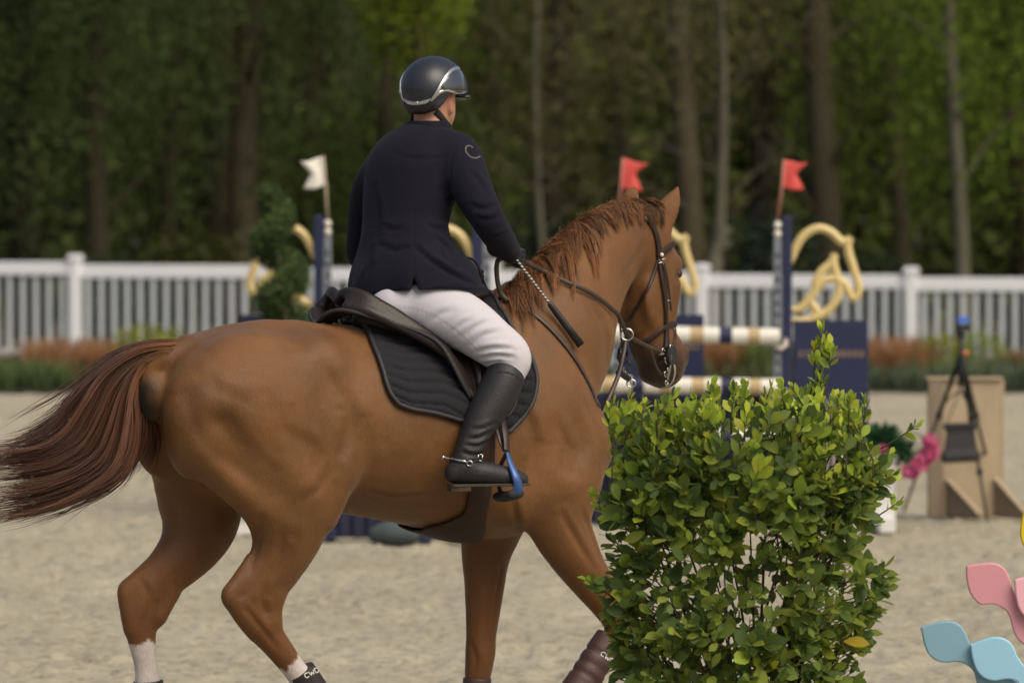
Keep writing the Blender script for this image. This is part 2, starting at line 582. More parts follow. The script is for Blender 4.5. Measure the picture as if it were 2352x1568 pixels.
_st = np.array([  # u, top, bottom, half width, narrowing towards the top
    (-0.80, 1.46, 1.32, .06, .1), (-0.755, 1.535, 1.25, .14, .15), (-0.70, 1.578, 1.17, .19, .2), (-0.60, 1.622, 1.05, .25, .25), (-0.47, 1.655, 1.02, .275, .30),
    (-0.34, 1.663, 1.01, .285, .30), (-0.18, 1.650, .985, .295, .28), (0.0, 1.635, .955, .312, .28), (0.2, 1.625, .915, .32, .30),
    (0.36, 1.645, .875, .30, .45), (0.50, 1.685, .86, .275, .62), (0.62, 1.66, .87, .25, .6), (0.74, 1.58, .93, .225, .4),
    (0.84, 1.48, 1.0, .19, .3), (0.90, 1.38, 1.08, .13, .2), (0.93, 1.30, 1.17, .05, .1)])
def torso(X):
    u, v, w = X[..., 0], X[..., 1], X[..., 2]
    cu = catmull(_st, 8)
    o = np.argsort(cu[:, 0]); cu = cu[o]
    t, b, a, tp = (np.interp(u, cu[:, 0], cu[:, i]) for i in (1, 2, 3, 4))
    c, bh = (t + b) / 2, (t - b) / 2
    y = (w - c) / bh
    ae = a * (1 - tp * np.clip(y, 0, 1) ** 2) * (1 - 0.10 * np.clip(-y, 0, 1) ** 2)
    n = 2.25
    q = ((np.abs(v) / ae) ** n + np.abs(y) ** n) ** (1 / n)
    d = (q - 1) * np.minimum(ae, bh)
    d = np.where(u < _st[0, 0], np.maximum(d, 0) + (_st[0, 0] - u), d)
    d = np.where(u > _st[-1, 0], np.maximum(d, 0) + (u - _st[-1, 0]), d)
    return d
HS.func((-0.86, -0.42, 0.8), (1.0, 0.42, 1.78), torso, k=0.02)

LAT = (0, 1, 0)
# haunches
for s in (-1, 1):
    near = s < 0
    # mass of the rump, down to the point of the buttock
    HS.ell((-0.54, s * .15, 1.34), (.235, .140, .27), k=.08)
    HS.ell((-0.735, s * .125, 1.31), (.10, .085, .20), k=.06)
    # hip bone
    HS.ell((-0.27, s * .20, 1.52), (.07, .06, .06), k=.12)
near_hind = [P(600, 960, -.185), P(655, 1060, -.20), P(672, 1130, -.195), P(668, 1190, -.185), P(652, 1255, -.175), P(617, 1325, -.165), P(582, 1380, -.16),
             P(590, 1422, -.16), P(634, 1480, -.16), P(672, 1530, -.16), P(702, 1568, -.16)]
HS.chain(near_hind, [.27, .235, .19, .148, .116, .092, .075, .062, .050, .043, .044], [.135, .125, .11, .10, .082, .062, .050, .045, .039, .036, .038], LAT, k=.05)
HS.chain([P(432, 960, -.14), P(462, 1015, -.15), P(520, 1075, -.165), P(590, 1135, -.175), P(620, 1195, -.175)], [.06, .075, .08, .075, .06], [.07, .08, .08, .075, .06], LAT, k=.05)     # hamstring edge
HS.chain([P(795, 990, -.22), P(792, 1060, -.235), P(765, 1120, -.22), P(735, 1180, -.20)], [.045, .052, .05, .045], [.05, .065, .065, .05], LAT, k=.05)  # stifle
HS.chain([P(585, 1300, -.165), P(545, 1345, -.163), P(528, 1368, -.162), P(545, 1392, -.162), P(590, 1445, -.162)], [.045, .036, .032, .034, .030], [.034, .030, .030, .030, .028], LAT, k=.025)  # heel of the hock
HS.chain([P(625, 1370, -.16), P(622, 1425, -.16)], [.036, .036], [.05, .048], LAT, k=.03)
far_hind = [P(470, 950, .17), P(465, 1050, .18), P(462, 1130, .175), P(462, 1190, .17), P(438, 1250, .165), P(392, 1305, .16), P(340, 1355, .155),
            P(326, 1400, .155), P(325, 1460, .155), P(334, 1520, .155), P(340, 1575, .155)]
HS.chain(far_hind, [.23, .20, .165, .145, .115, .090, .073, .066, .054, .043, .044], [.13, .125, .11, .10, .082, .062, .05, .045, .039, .036, .038], LAT, k=.05)
HS.chain([P(368, 1305, .155), P(312, 1338, .155), P(290, 1354, .155), P(293, 1380, .155), P(304, 1440, .155)], [.044, .036, .032, .034, .030], [.034, .030, .030, .030, .028], LAT, k=.025)
HS.chain([P(385, 1365, .155), P(360, 1415, .155)], [.036, .036], [.05, .048], LAT, k=.03)
# pasterns and hooves of the hind legs
def foot(pts, rs, rl, hoof_dir):
    HS.chain(pts, rs, rl, LAT, k=.02)
    c = np.asarray(pts[-1]); d = np.asarray(hoof_dir, float); d /= np.linalg.norm(d)
    HS.chain([c - d * .01, c + d * .05], [.046, .062], [.044, .058], LAT, k=.015)
foot([P(702, 1568, -.16), P(722, 1600, -.16), P(758, 1650, -.155)], [.044, .048, .036], [.038, .042, .034], (.45, 0, -1))
foot([P(340, 1575, .155), P(344, 1612, .155), P(368, 1672, .155)], [.044, .048, .036], [.038, .042, .034], (.5, 0, -1))
# forehand: shoulder, arm, forearm
for s in (-1, 1):
    HS.chain([(0.55, s * .115, 1.50), (0.66, s * .165, 1.34), (0.79, s * .165, 1.19)], [.11, .16, .145], [.06, .085, .085], LAT, k=.10)
    HS.chain([(0.80, s * .165, 1.20), (0.66, s * .185, 1.09), (0.56, s * .185, 1.02)], [.12, .115, .10], [.08, .085, .075], LAT, k=.06)
near_fore = [P(1290, 1110, -.175), P(1285, 1195, -.175), P(1312, 1260, -.172), P(1352, 1325, -.17), P(1394, 1385, -.165), P(1420, 1425, -.16), P(1415, 1462, -.16), P(1380, 1512, -.16), P(1335, 1580, -.16)]
HS.chain(near_fore, [.150, .122, .100, .080, .063, .058, .050, .042, .041], [.105, .092, .082, .068, .054, .052, .045, .036, .036], LAT, k=.05)
foot([P(1335, 1580, -.16), P(1318, 1605, -.16), P(1282, 1640, -.155)], [.044, .048, .036], [.038, .042, .034], (-.75, 0, -.6))
far_fore = [P(1150, 1130, .15), P(1128, 1210, .15), P(1116, 1275, .15), P(1113, 1340, .15), P(1109, 1405, .15), P(1105, 1460, .15), P(1103, 1500, .15), P(1098, 1545, .15), P(1094, 1600, .15), P(1094, 1655, .15)]
HS.chain(far_fore, [.15, .118, .092, .076, .064, .056, .056, .050, .040, .040], [.10, .09, .078, .066, .056, .050, .052, .044, .034, .034], LAT, k=.05)
HS.chain([P(1094, 1655, .15), P(1094, 1680, .15), P(1108, 1730, .15)], [.042, .048, .036], [.038, .042, .034], LAT, k=.02)
_h = P(1108, 1730, .15)
HS.chain([_h + (0.0, 0, .0), (_h[0] + .035, .15, .052)], [.046, .064], [.044, .058], LAT, k=.015)
HS.func((_h[0] - .2, 0, -.1), (_h[0] + .3, .3, .02), lambda X: X[..., 2] - 0.004, k=.002, op='cut')
# brisket and chest
HS.ell((0.80, 0, 1.16), (.13, .17, .17), k=.07)
# neck, bending to the left of the horse
neck = [(P(1205, 870, -.0), .29, .20), (P(1262, 790, .015), .262, .180), (P(1310, 714, .05), .212, .148), (P(1353, 645, .10), .178, .120), (P(1398, 578, .155), .153, .105), (P(1440, 552, .20), .118, .098), (P(1475, 535, .235), .095, .085)]
_np = np.array([p for p, _, _ in neck])
_nt = np.gradient(_np, axis=0); _nl = np.stack([-_nt[:, 1], _nt[:, 0], np.zeros(len(_nt))], 1); _nl /= np.linalg.norm(_nl, axis=1, keepdims=True)
HS.chain(_np, [r for _, r, _ in neck], [l for _, _, l in neck], _nl, k=.07)
HS.chain([P(1150, 735, 0), P(1200, 680, .01), P(1262, 604, .05), P(1330, 548, .11), P(1400, 504, .17), P(1462, 500, .22)], [.07, .055, .045, .042, .042, .045], [.05, .04, .036, .036, .038, .045], _nl[:6], k=.07)
# head: long axis almost upright, turned further away
PHI = R(32)
HF = np.array([math.cos(PHI), math.sin(PHI), 0]); HL = np.array([-math.sin(PHI), math.cos(PHI), 0])
HV = .235
head = [(1484, 524, .070, .072), (1489, 566, .103, .086), (1493, 615, .124, .094), (1489, 675, .122, .082), (1488, 735, .114, .076), (1501, 785, .106, .082), (1518, 820, .101, .090), (1524, 846, .076, .074)]
HS.chain([P(x, y, HV) for x, y, _, _ in head], [a for _, _, a, _ in head], [b for _, _, _, b in head], HL, k=.045)
hc = lambda x, y: P(x, y, HV)
for s in (-1, 1):
    HS.ell(hc(1482, 690) - HF * .035 + HL * s * .062, (.085, .032, .105), np.array([HF, HL, [0, 0, 1.0]]), k=.035)      # jowl
    HS.ell(hc(1496, 607) + HF * .058 + HL * s * .070, (.040, .024, .034), np.array([HF, HL, [0, 0, 1.0]]), k=.03)      # brow
    HS.chain([hc(1496, 655) + HF * .045 + HL * s * .080, hc(1496, 735) + HF * .045 + HL * s * .066], [.018, .013], k=.03)      # cheek bone
    HS.ell(hc(1518, 816) + HF * .070 + HL * s * .058, (.034, .030, .036), np.array([HF, HL, [0, 0, 1.0]]), k=.02)      # nostril rim
    HS.ell(hc(1518, 820) + HF * .090 + HL * s * .084, (.020, .018, .022), np.array([HF, HL, [0, 0, 1.0]]), k=.012, op='cut')
    HS.chain([hc(1496, 618) + HF * .045 + HL * s * .084, hc(1496, 615) + HF * .075 + HL * s * .076], [.009, .010], k=.012)
    HS.chain([hc(1496, 642) + HF * .045 + HL * s * .082, hc(1496, 645) + HF * .072 + HL * s * .074], [.007, .008], k=.012)
    HS.chain([hc(1512, 858) + HL * s * .06 - HF * .005, hc(1512, 850) + HL * s * .06 + HF * .035, hc(1512, 852) + HL * s * .05 + HF * .075], [.006] * 3, k=.008, op='cut')  # mouth
HS.ell(hc(1502, 858) - HF * .012, (.050, .050, .036), np.array([HF, HL, [0, 0, 1.0]]), k=.03)       # chin
HS.ell(hc(1524, 852) + HF * .045, (.040, .052, .035), np.array([HF, HL, [0, 0, 1.0]]), k=.03)       # upper lip
# muscle lines: shallow grooves and ridges on the near and far side
for s in (-1, 1):
    HS.chain([(-.69, s * .285, 1.30), (-.63, s * .312, 1.20), (-.54, s * .340, 1.10), (-.44, s * .345, 1.02)], [.020, .036, .036, .020], k=.09, op='cut')
    HS.chain([(-.40, s * .362, 1.22), (-.32, s * .362, 1.14), (-.26, s * .350, 1.06)], [.012, .020, .012], k=.07, op='cut')
    HS.chain([(-.20, s * .355, 1.36), (-.175, s * .350, 1.25), (-.15, s * .335, 1.16)], [.014, .030, .022], k=.07, op='cut')     # flank hollow
    HS.chain([(.50, s * .295, 1.42), (.46, s * .322, 1.25), (.47, s * .315, 1.08)], [.014, .02, .016], k=.08, op='cut')            # behind the shoulder
    HS.chain([(.68, s * .30, 1.40), (.76, s * .295, 1.24), (.72, s * .30, 1.12)], [.010, .016, .012], k=.07, op='cut')
# cleft between the buttocks, below the dock
HS.chain([(-1.0, 0, 1.42), (-.90, 0, 1.34), (-.82, 0, 1.22), (-.72, 0, 1.10), (-.56, 0, .98), (-.40, 0, .92)], [.05, .055, .06, .065, .06, .04], k=.05, op='cut')
HS.ell((-.83, .03, 1.41), (.06, .085, .10), k=.04)
# dock of the tail
HS.chain([(-.70, 0, 1.56), (-.78, 0, 1.535), (-.85, 0, 1.515), (-.91, 0, 1.49)], [.05, .042, .034, .022], k=.04)
# ears
EA = np.array([.5, .866, 0])
HS.chain([P(1494, 560, .20), P(1508, 526, .195), P(1526, 492, .19), P(1544, 462, .19), P(1556, 434, .19)], [.034, .050, .047, .032, .010], [.024, .022, .017, .013, .009], EA, k=.02)
HS.chain([P(1452, 520, .31), P(1447, 485, .31), P(1447, 460, .31), P(1452, 447, .31), P(1457, 434, .31)], [.032, .037, .034, .024, .008], [.022, .020, .015, .012, .008], EA, k=.02)
HS.ell(P(1545, 495, .215), (.022, .03, .05), k=.012, op='cut')
for s in (-1, 1):     # eye socket fold behind the jaw: throat hollow
    pass
hv, hf = HS.skin(5)
hf = orient(hv, hf)
# skin relief: soft muscle ripple and fine folds
_nn = np.zeros_like(hv)
_fn = np.cross(hv[hf[:, 1]] - hv[hf[:, 0]], hv[hf[:, 2]] - hv[hf[:, 0]])
for _k in range(4):
    for _c in range(3): _nn[:, _c] += np.bincount(hf[:, _k], _fn[:, _c], minlength=len(hv))
_nn /= np.linalg.norm(_nn, axis=1, keepdims=True) + 1e-12
_body = np.clip((hv[:, 2] - .75) / .2, .25, 1)
_rip = .0045 * vnoise(hv * (7, 7, 5) + 3) + .0030 * vnoise(np.stack([hv[:, 0] * 16 + hv[:, 2] * 9, hv[:, 1] * 9, hv[:, 2] * 7 - hv[:, 0] * 6], 1)) + .0012 * vnoise(hv * 34)
_rip *= np.where(hv[:, 0] > 1.0, .35, 1.0)
hv = hv + _nn * (_rip * _body)[:, None]
HORSE_W = to_world(hv)
hmesh = mesh_np('body', HORSE_W, hf)
BVH = BVHTree.FromPolygons([tuple(p) for p in HORSE_W], [tuple(int(i) for i in f) for f in hf])

# coat colours: chestnut, redder low on the legs, white socks on the hind legs, dark muzzle
def lerp(a, b, t):
    return a + (b - a) * t[:, None]
_u, _v, _w = hv[:, 0], hv[:, 1], hv[:, 2]
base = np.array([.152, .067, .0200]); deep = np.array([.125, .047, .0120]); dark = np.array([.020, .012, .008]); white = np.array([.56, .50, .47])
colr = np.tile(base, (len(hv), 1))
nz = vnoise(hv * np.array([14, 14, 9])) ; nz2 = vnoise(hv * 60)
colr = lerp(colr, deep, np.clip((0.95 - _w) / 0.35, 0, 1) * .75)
colr *= (1 + .07 * nz)[:, None]
headm = np.clip((_u - 1.0) / .12, 0, 1)
colr = lerp(colr, deep, headm * .35)
muz = np.clip((1.60 - _w) / .13, 0, 1) * (_u > 1.0)
colr = lerp(colr, dark, np.clip(muz * .88, 0, 1))
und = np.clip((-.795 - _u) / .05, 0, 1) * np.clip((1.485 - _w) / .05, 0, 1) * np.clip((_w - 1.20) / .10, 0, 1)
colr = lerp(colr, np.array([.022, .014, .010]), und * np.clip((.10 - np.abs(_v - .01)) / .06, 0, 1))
eyep = [np.asarray(hc(1495, 629) + HF * .066 + HL * s_ * .082) for s_ in (-1, 1)]
for ep in eyep: colr = lerp(colr, np.array([.03, .017, .010]), np.exp(-((hv - ep) ** 2).sum(1) / .0011) * .85)
nos = [np.asarray(hc(1518, 820) + HF * .086 + HL * s_ * .078) for s_ in (-1, 1)]
for ep in nos: colr = lerp(colr, np.array([.008, .006, .005]), np.exp(-((hv - ep) ** 2).sum(1) / .0005))
hind = (_u < -.3)
nsock = np.array(P(668, 1516, -.16)); fsock = np.array(P(330, 1478, .155))
nax = np.array(P(702, 1568, -.16)) - np.array(P(634, 1480, -.16)); nax /= np.linalg.norm(nax)
fax = np.array(P(340, 1575, .155)) - np.array(P(325, 1460, .155)); fax /= np.linalg.norm(fax)
for s, c, ax, (jx) in ((-1, nsock, nax, .018), (1, fsock, fax, .018)):
    t = (hv - c) @ ax + jx * nz2 + .012 * vnoise(hv * 25)
    m = np.clip(t / .008 + .5, 0, 1) * hind * (np.sign(_v) == s) * (_w < .62)
    colr = lerp(colr, white * (1 + .08 * nz2[:, None]), m)
# hooves
for c in (P(758, 1650, -.155), P(368, 1672, .155), P(1282, 1640, -.155), P(1108, 1730, .15)):
    m = (np.linalg.norm(hv - np.asarray(c), axis=1) < .12) & (_w < np.asarray(c)[2] + .01)
    colr[m] = (.07, .05, .04)
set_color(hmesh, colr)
horse = empty('horse', tuple(O))
tag(horse, 'chestnut horse with white hind socks trotting across the sand', 'horse')
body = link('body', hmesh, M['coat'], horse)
# ------------------------------------------------------------------ tail and mane: real strands in locks
def strand_mesh(name, S, rad, Ccol, sides=3):
    """S (m,k,3) paths, rad (m,k), Ccol (m,k,3)"""
    m, k, _ = S.shape
    T = np.gradient(S, axis=1); T /= np.linalg.norm(T, axis=2, keepdims=True) + 1e-12
    ref = np.array([.3, .8, .52])
    Nn = np.cross(T, ref); Nn /= np.linalg.norm(Nn, axis=2, keepdims=True) + 1e-12
    B = np.cross(T, Nn)
    a = np.linspace(0, 2 * math.pi, sides, endpoint=False)
    V = S[:, :, None, :] + rad[:, :, None, None] * (np.cos(a)[None, None, :, None] * Nn[:, :, None, :] + np.sin(a)[None, None, :, None] * B[:, :, None, :])
    idx = np.arange(m * k * sides).reshape(m, k, sides)
    f = [np.stack([idx[:, :-1, j], idx[:, :-1, (j + 1) % sides], idx[:, 1:, (j + 1) % sides], idx[:, 1:, j]], -1).reshape(-1, 4) for j in range(sides)]
    me = mesh_np(name, V.reshape(-1, 3), np.vstack(f))
    set_color(me, np.repeat(Ccol.reshape(-1, 3), sides, 0))
    return me

def resample(G, k):
    c = catmull(np.asarray(G, float), 10)
    d = np.r_[0, np.cumsum(np.linalg.norm(np.diff(c, axis=0), axis=1))]
    t = np.linspace(0, d[-1], k)
    return np.stack([np.interp(t, d, c[:, i]) for i in range(c.shape[1])], 1)

K = 30
tail_guides = [
    [(412, 786), (330, 793), (255, 823), (190, 878), (130, 935), (60, 985), (15, 1015)],
    [(410, 790), (325, 800), (245, 842), (180, 908), (130, 972), (80, 1008), (20, 1028), (-60, 1033)],
    [(408, 795), (320, 812), (250, 868), (205, 948), (165, 1008), (100, 1040), (20, 1050), (-70, 1055)],
    [(405, 799), (328, 822), (272, 888), (238, 970), (203, 1030), (140, 1065), (40, 1085), (-70, 1090)],
    [(402, 803), (335, 830), (292, 900), (270, 980), (243, 1045), (180, 1090), (70, 1125), (-60, 1140)],
    [(400, 806), (335, 832), (306, 900), (298, 980), (276, 1055), (220, 1105), (110, 1150), (-10, 1175), (-80, 1185)],
    [(398, 808), (332, 834), (316, 900), (322, 970), (310, 1050), (265, 1105), (170, 1145), (60, 1180), (-40, 1195)],
    [(396, 809), (330, 830), (318, 868), (334, 905), (356, 960), (362, 1020), (345, 1060), (320, 1085)],
]
TG = np.stack([resample(g, K) for g in tail_guides])
def tail_point(pxy, v):
    out = np.zeros(pxy.shape[:-1] + (3,))
    f = pxy.reshape(-1, 2); vv = np.broadcast_to(v, pxy.shape[:-1]).reshape(-1)
    x = (f[:, 0] - VW / 2) / FPX; y = -(f[:, 1] - VH / 2) / FPX
    d = np.stack([x, _cp + y * _sp, -_sp + y * _cp], 1)
    t = (vv + (O - CAMP) @ L) / (d @ L)
    return (CAMP + d * t[:, None]).reshape(out.shape)
paths, rads, cols = [], [], []
t_ = np.linspace(0, 1, K)
for lock in range(190):
    q = RNG.random() ** .9 * (len(TG) - 1)
    if lock < 14: q = RNG.uniform(5.9, 7)
    i = min(int(q), len(TG) - 2); fr = q - i
    if i == 6 and fr > .2: fr = RNG.uniform(.6, 1.0)
    g = TG[i] * (1 - fr) + TG[i + 1] * fr
    inner = i >= 6
    vc = RNG.normal(0, .045) * np.clip(t_ * 2.2, .25, 1)
    if inner: vc = np.abs(vc) * .6 + .02
    bend = RNG.normal(0, 14) * t_ ** 1.5 + RNG.normal(0, 6) * np.sin(t_ * RNG.uniform(4, 8)) * t_
    g = g + np.stack([bend * .4, bend], 1)
    tone = RNG.uniform(.55, 1.35)
    n = RNG.integers(12, 24)
    wid = RNG.uniform(3, 8.5) * (.35 + 1.0 * np.sin(np.pi * np.clip(t_ * .85 + .12, 0, 1)))
    for _ in range(n):
        off = RNG.normal(0, 1, 2)
        length = RNG.uniform(.72, 1.0) if RNG.random() < .7 else RNG.uniform(.5, .8)
        tt = t_ * length
        gg = np.stack([np.interp(tt, t_, g[:, c]) for c in (0, 1)], 1)
        ww = np.interp(tt, t_, wid) * (1 - .55 * t_ ** 2)
        wob = RNG.normal(0, 4.0) * np.sin(t_ * RNG.uniform(2, 5) + RNG.uniform(0, 6)) * t_
        flick = RNG.normal(0, 10) * np.clip(t_ - .7, 0, 1) ** 2 * 8
        pxy = gg + ww[:, None] * off[None, :] * np.array([.5, .8]) + np.stack([wob * .5, wob + flick], 1)
        v = np.interp(tt, t_, vc) + off[0] * .012 * np.clip(t_ * 3, .3, 1)
        paths.append(tail_point(pxy, v))
        r0 = RNG.uniform(.0007, .0015)
        rads.append(r0 * np.clip((1 - t_) * 5, .12, 1))
        root = np.array([.19, .080, .026]); mid = np.array([.092, .038, .020])
        c = root + (mid - root) * np.clip(tt * (2.2 if inner else 4.2), 0, 1)[:, None]
        cols.append(c * tone * RNG.uniform(.8, 1.2))
for _ in range(150):                                             # fly-away hairs
    q = RNG.random() * (len(TG) - 2.02); i = int(q); fr = q - i
    g = TG[i] * (1 - fr) + TG[i + 1] * fr
    tt = t_ * RNG.uniform(.7, 1.0)
    gg = np.stack([np.interp(tt, t_, g[:, c]) for c in (0, 1)], 1)
    a_ = RNG.normal(0, 26) * t_ ** 1.4; b_ = RNG.normal(0, 9) * np.sin(t_ * RNG.uniform(4, 9)) * t_
    paths.append(tail_point(gg + np.stack([a_ * .3 + b_, a_ + b_ * .5], 1), RNG.normal(0, .06) * t_))
    rads.append(RNG.uniform(.0005, .0009) * np.clip((1 - t_) * 5, .15, 1))
    cols.append(np.tile(np.array([.10, .042, .022]) * RNG.uniform(.7, 1.5), (K, 1)))
me = strand_mesh('tail', np.array(paths), np.array(rads), np.array(cols))
tail = link('tail', me, M['hair'], horse)

def cast(px, py, off=0.0):
    d = Vector(ray(px, py))
    h, n, _, _ = BVH.ray_cast(Vector(CAMP), d)
    if h is None: return None, None
    return np.array(h + n * off), np.array(n)

# mane: locks rooted along the crest, lying over the near side
crest = np.array([(1148, 684), (1178, 652), (1215, 612), (1250, 574), (1290, 538), (1330, 508), (1375, 484), (1420, 470), (1462, 464), (1490, 468)], float)
crv = np.array([0, .0, .015, .04, .07, .10, .14, .17, .21, .225])
cc = resample(np.c_[crest, crv * 1000], 200)
paths, rads, cols = [], [], []
KM = 16
tm = np.linspace(0, 1, KM)
def mane_lock(s, dx, dy, lift, n, tone, spread=1.0, start=None):
    root = cc[int(np.clip(s, 0, 1) * 199)] if start is None else np.array(start, float)
    ex = root[:2] + (dx, dy)
    ctl = root[:2] + (dx * .45, -lift)
    mid = root[:2] + (dx * .85, dy * .45)
    base = catmull([root[:2], ctl, mid, ex], 5)
    base = resample(base, KM)
    rootw = to_world(P(root[0], root[1], root[2] / 1000.0))
    dist = []
    last = np.linalg.norm(rootw - CAMP)
    for j, p in enumerate(base):
        h, nn = cast(p[0], p[1])
        dd = np.linalg.norm(h - CAMP) if h is not None else last
        if abs(dd - last) > .12: dd = last
        last = dd; dist.append(dd)
    dist = np.array(dist)
    dist = np.convolve(np.r_[dist[0], dist[0], dist, dist[-1], dist[-1]], np.ones(5) / 5, 'valid')
    for _ in range(n):
        o = RNG.normal(0, 1, 2)
        ln = RNG.uniform(.65, 1.05)
        tt = np.clip(tm * ln, 0, 1)
        b = np.stack([np.interp(tt, tm, base[:, c]) for c in (0, 1)], 1)
        w = (5.5 - 2.5 * tm) * spread
        w2 = RNG.normal(0, 3.2) * tm ** 2 * np.sin(tm * 3 + RNG.uniform(0, 6))
        b = b + w[:, None] * o * (.9, .6) + np.stack([w2, w2 * .5], 1)
        D = np.interp(tt, tm, dist) - (.010 + .012 * np.sin(np.pi * np.clip(tm * .9 + .1, 0, 1)) + .008 * RNG.random()) 
        pts = np.array([CAMP + ray(x, y) * d for (x, y), d in zip(b, D)])
        paths.append(pts)
        rads.append(RNG.uniform(.0006, .0012) * np.clip((1 - tm) * 4, .15, 1))
        c = np.array([.17, .070, .023]) * tone * RNG.uniform(.75, 1.3)
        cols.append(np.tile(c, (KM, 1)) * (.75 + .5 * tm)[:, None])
def crest_lock(s, run, drop, n, tone):
    # hair lying forward along the crest, then dropping on the near side
    i0 = int(s * 199); i1 = int(min(199, i0 + run * 199))
    ii = np.linspace(i0, i1, 5).astype(int)
    pts = cc[ii].copy()
    w_ = np.linspace(0, 1, 5)
    pts[:, 1] += -4 + 2 * (1 - w_) + drop * w_ ** 1.6
    pts[:, 0] += 6 * w_
    base = resample(pts[:, :2], KM)
    rt = np.linalg.norm(to_world(P(pts[0, 0], pts[0, 1], pts[0, 2] / 1000)) - CAMP)
    dist, last = [], rt
    for p in base:
        h, nn = cast(p[0], p[1]); dd = np.linalg.norm(h - CAMP) if h is not None else last
        if abs(dd - last) > .1: dd = last
        last = dd; dist.append(dd)
    dist = np.convolve(np.r_[dist[0], dist[0], dist, dist[-1], dist[-1]], np.ones(5) / 5, 'valid')
    for _ in range(n):
        o = RNG.normal(0, 1, 2); tt = np.clip(tm * RNG.uniform(.6, 1.05), 0, 1)
        b = np.stack([np.interp(tt, tm, base[:, c]) for c in (0, 1)], 1)
        w2 = RNG.normal(0, 3.5) * tm * np.sin(tm * 4 + RNG.uniform(0, 6))
        b = b + (4.5 - 1.5 * tm)[:, None] * o * (1, .8) + np.stack([w2 * .5, w2], 1)
        D = np.interp(tt, tm, dist) - (.008 + .012 * RNG.random())
        paths.append(np.array([CAMP + ray(x, y) * d for (x, y), d in zip(b, D)]))
        rads.append(RNG.uniform(.0006, .0012) * np.clip((1 - tm) * 4, .15, 1))
        c = np.array([.18, .074, .024]) * tone * RNG.uniform(.75, 1.3)
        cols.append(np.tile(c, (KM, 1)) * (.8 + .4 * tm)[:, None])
for i in range(70):
    crest_lock(RNG.uniform(.05, .93), RNG.uniform(.06, .20), RNG.uniform(8, 46), 20, RNG.uniform(.4, 1.4))
for i in range(86):
    s = (i + RNG.random()) / 86
    if s < .55:
        mane_lock(s, RNG.uniform(5, 78), RNG.uniform(35, 112), RNG.uniform(0, 12), 20, RNG.uniform(.4, 1.35))
    else:
        mane_lock(s, RNG.uniform(30, 75) * (1.15 - .75 * (s - .55)), RNG.uniform(18, 62), RNG.uniform(0, 9), 20, RNG.uniform(.4, 1.3))
for st, dx, dy in (((1300, 575, 80), 18, 112), ((1292, 585, 75), 26, 105), ((1330, 560, 100), 40, 90), ((1345, 550, 110), 34, 98), ((1285, 590, 70), -12, 92)):
    mane_lock(0, dx, dy, 4, 22, 1.45, .8, st)
for i in range(14):                                              # forelock and tuft round the ear
    mane_lock(0, RNG.uniform(4, 26), RNG.uniform(20, 58), RNG.uniform(0, 8), 12, RNG.uniform(.3, .65), .9, (1478 + RNG.uniform(-8, 24), 474 + RNG.uniform(-4, 10), 215))
for i in range(16):                                              # a few fly-aways above the crest
    s = RNG.uniform(.2, .95); r = cc[int(s * 199)]
    mane_lock(s, RNG.uniform(-40, 20), RNG.uniform(-16, 6), RNG.uniform(10, 22), 2, 1.1, .6)
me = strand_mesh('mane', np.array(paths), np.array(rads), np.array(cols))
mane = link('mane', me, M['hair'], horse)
# eyes
M['eye'] = simple('dark wet eye', (.012, .008, .006), .06, var=.1, spec=.8)
for s in (-1, 1):
    b = bmesh.new(); bmesh.ops.create_uvsphere(b, u_segments=20, v_segments=14, radius=.0185)
    c = to_world(hc(1495, 629) + HF * .065 + HL * s * .078)
    bmesh.ops.translate(b, verts=b.verts, vec=tuple(c))
    em = bpy.data.meshes.new('eye'); b.to_mesh(em); b.free()
    eo = link('eye', em, M['eye'], horse)
# ------------------------------------------------------------------ the rider (built relative to O, then moved there)
M['jacket'] = simple('navy riding jacket', (.0085, .0085, .0150), .85, var=.2, vscale=30, bump=.25, bscale=350, spec=.15, sheen=.04)
M['breeches'] = simple('white breeches', (.54, .52, .555), .75, var=.05, vscale=14, bump=.12, bscale=400, spec=.2)
M['boot'] = simple('black boot leather', (.018, .018, .0185), .55, var=.25, vscale=25, bump=.15, bscale=90, spec=.4)
M['sole'] = simple('boot sole', (.045, .035, .026), .8, var=.3, vscale=40)
M['black'] = simple('black leather', (.010, .009, .009), .45, var=.2, vscale=40, bump=.1)
M['blackcloth'] = simple('black strap webbing', (.008, .008, .009), .8, var=.2, vscale=60)
M['steel'] = simple('polished steel', (.62, .61, .58), .18, 1.0, var=.06, vscale=40)
M['shell'] = simple('matt helmet shell', (.022, .025, .032), .38, var=.15, vscale=20, spec=.5)
M['shelldark'] = simple('black helmet underside', (.009, .009, .010), .45, var=.2, vscale=20)
M['panel'] = simple('glossy helmet panel', (.05, .052, .055), .08, .35, var=.05, coat=1.0, spec=.7)
M['silver'] = simple('satin silver trim', (.62, .60, .57), .28, .9, var=.05)

def Pw(px, py, v):
    return to_world(P(px, py, v)) - O

def solid_obj(name, S, mat, parent, smooth=3, color=None):
    V, F = S.skin(smooth)
    F = orient(V, F)
    V = V + O
    me = mesh_np(name, V, F)
    if color is not None:
        set_color(me, color(V - O))
    o = link(name, me, mat, parent)
    return o, V, F

def bvh_of(V, F):
    return BVHTree.FromPolygons([tuple(p) for p in V], [tuple(int(i) for i in f) for f in F])

def cast_on(bvh, px, py, off=0.0):
    h, n, _, _ = bvh.ray_cast(Vector(CAMP), Vector(ray(px, py)))
    if h is None: return None, None
    return np.array(h + n * off), np.array(n)

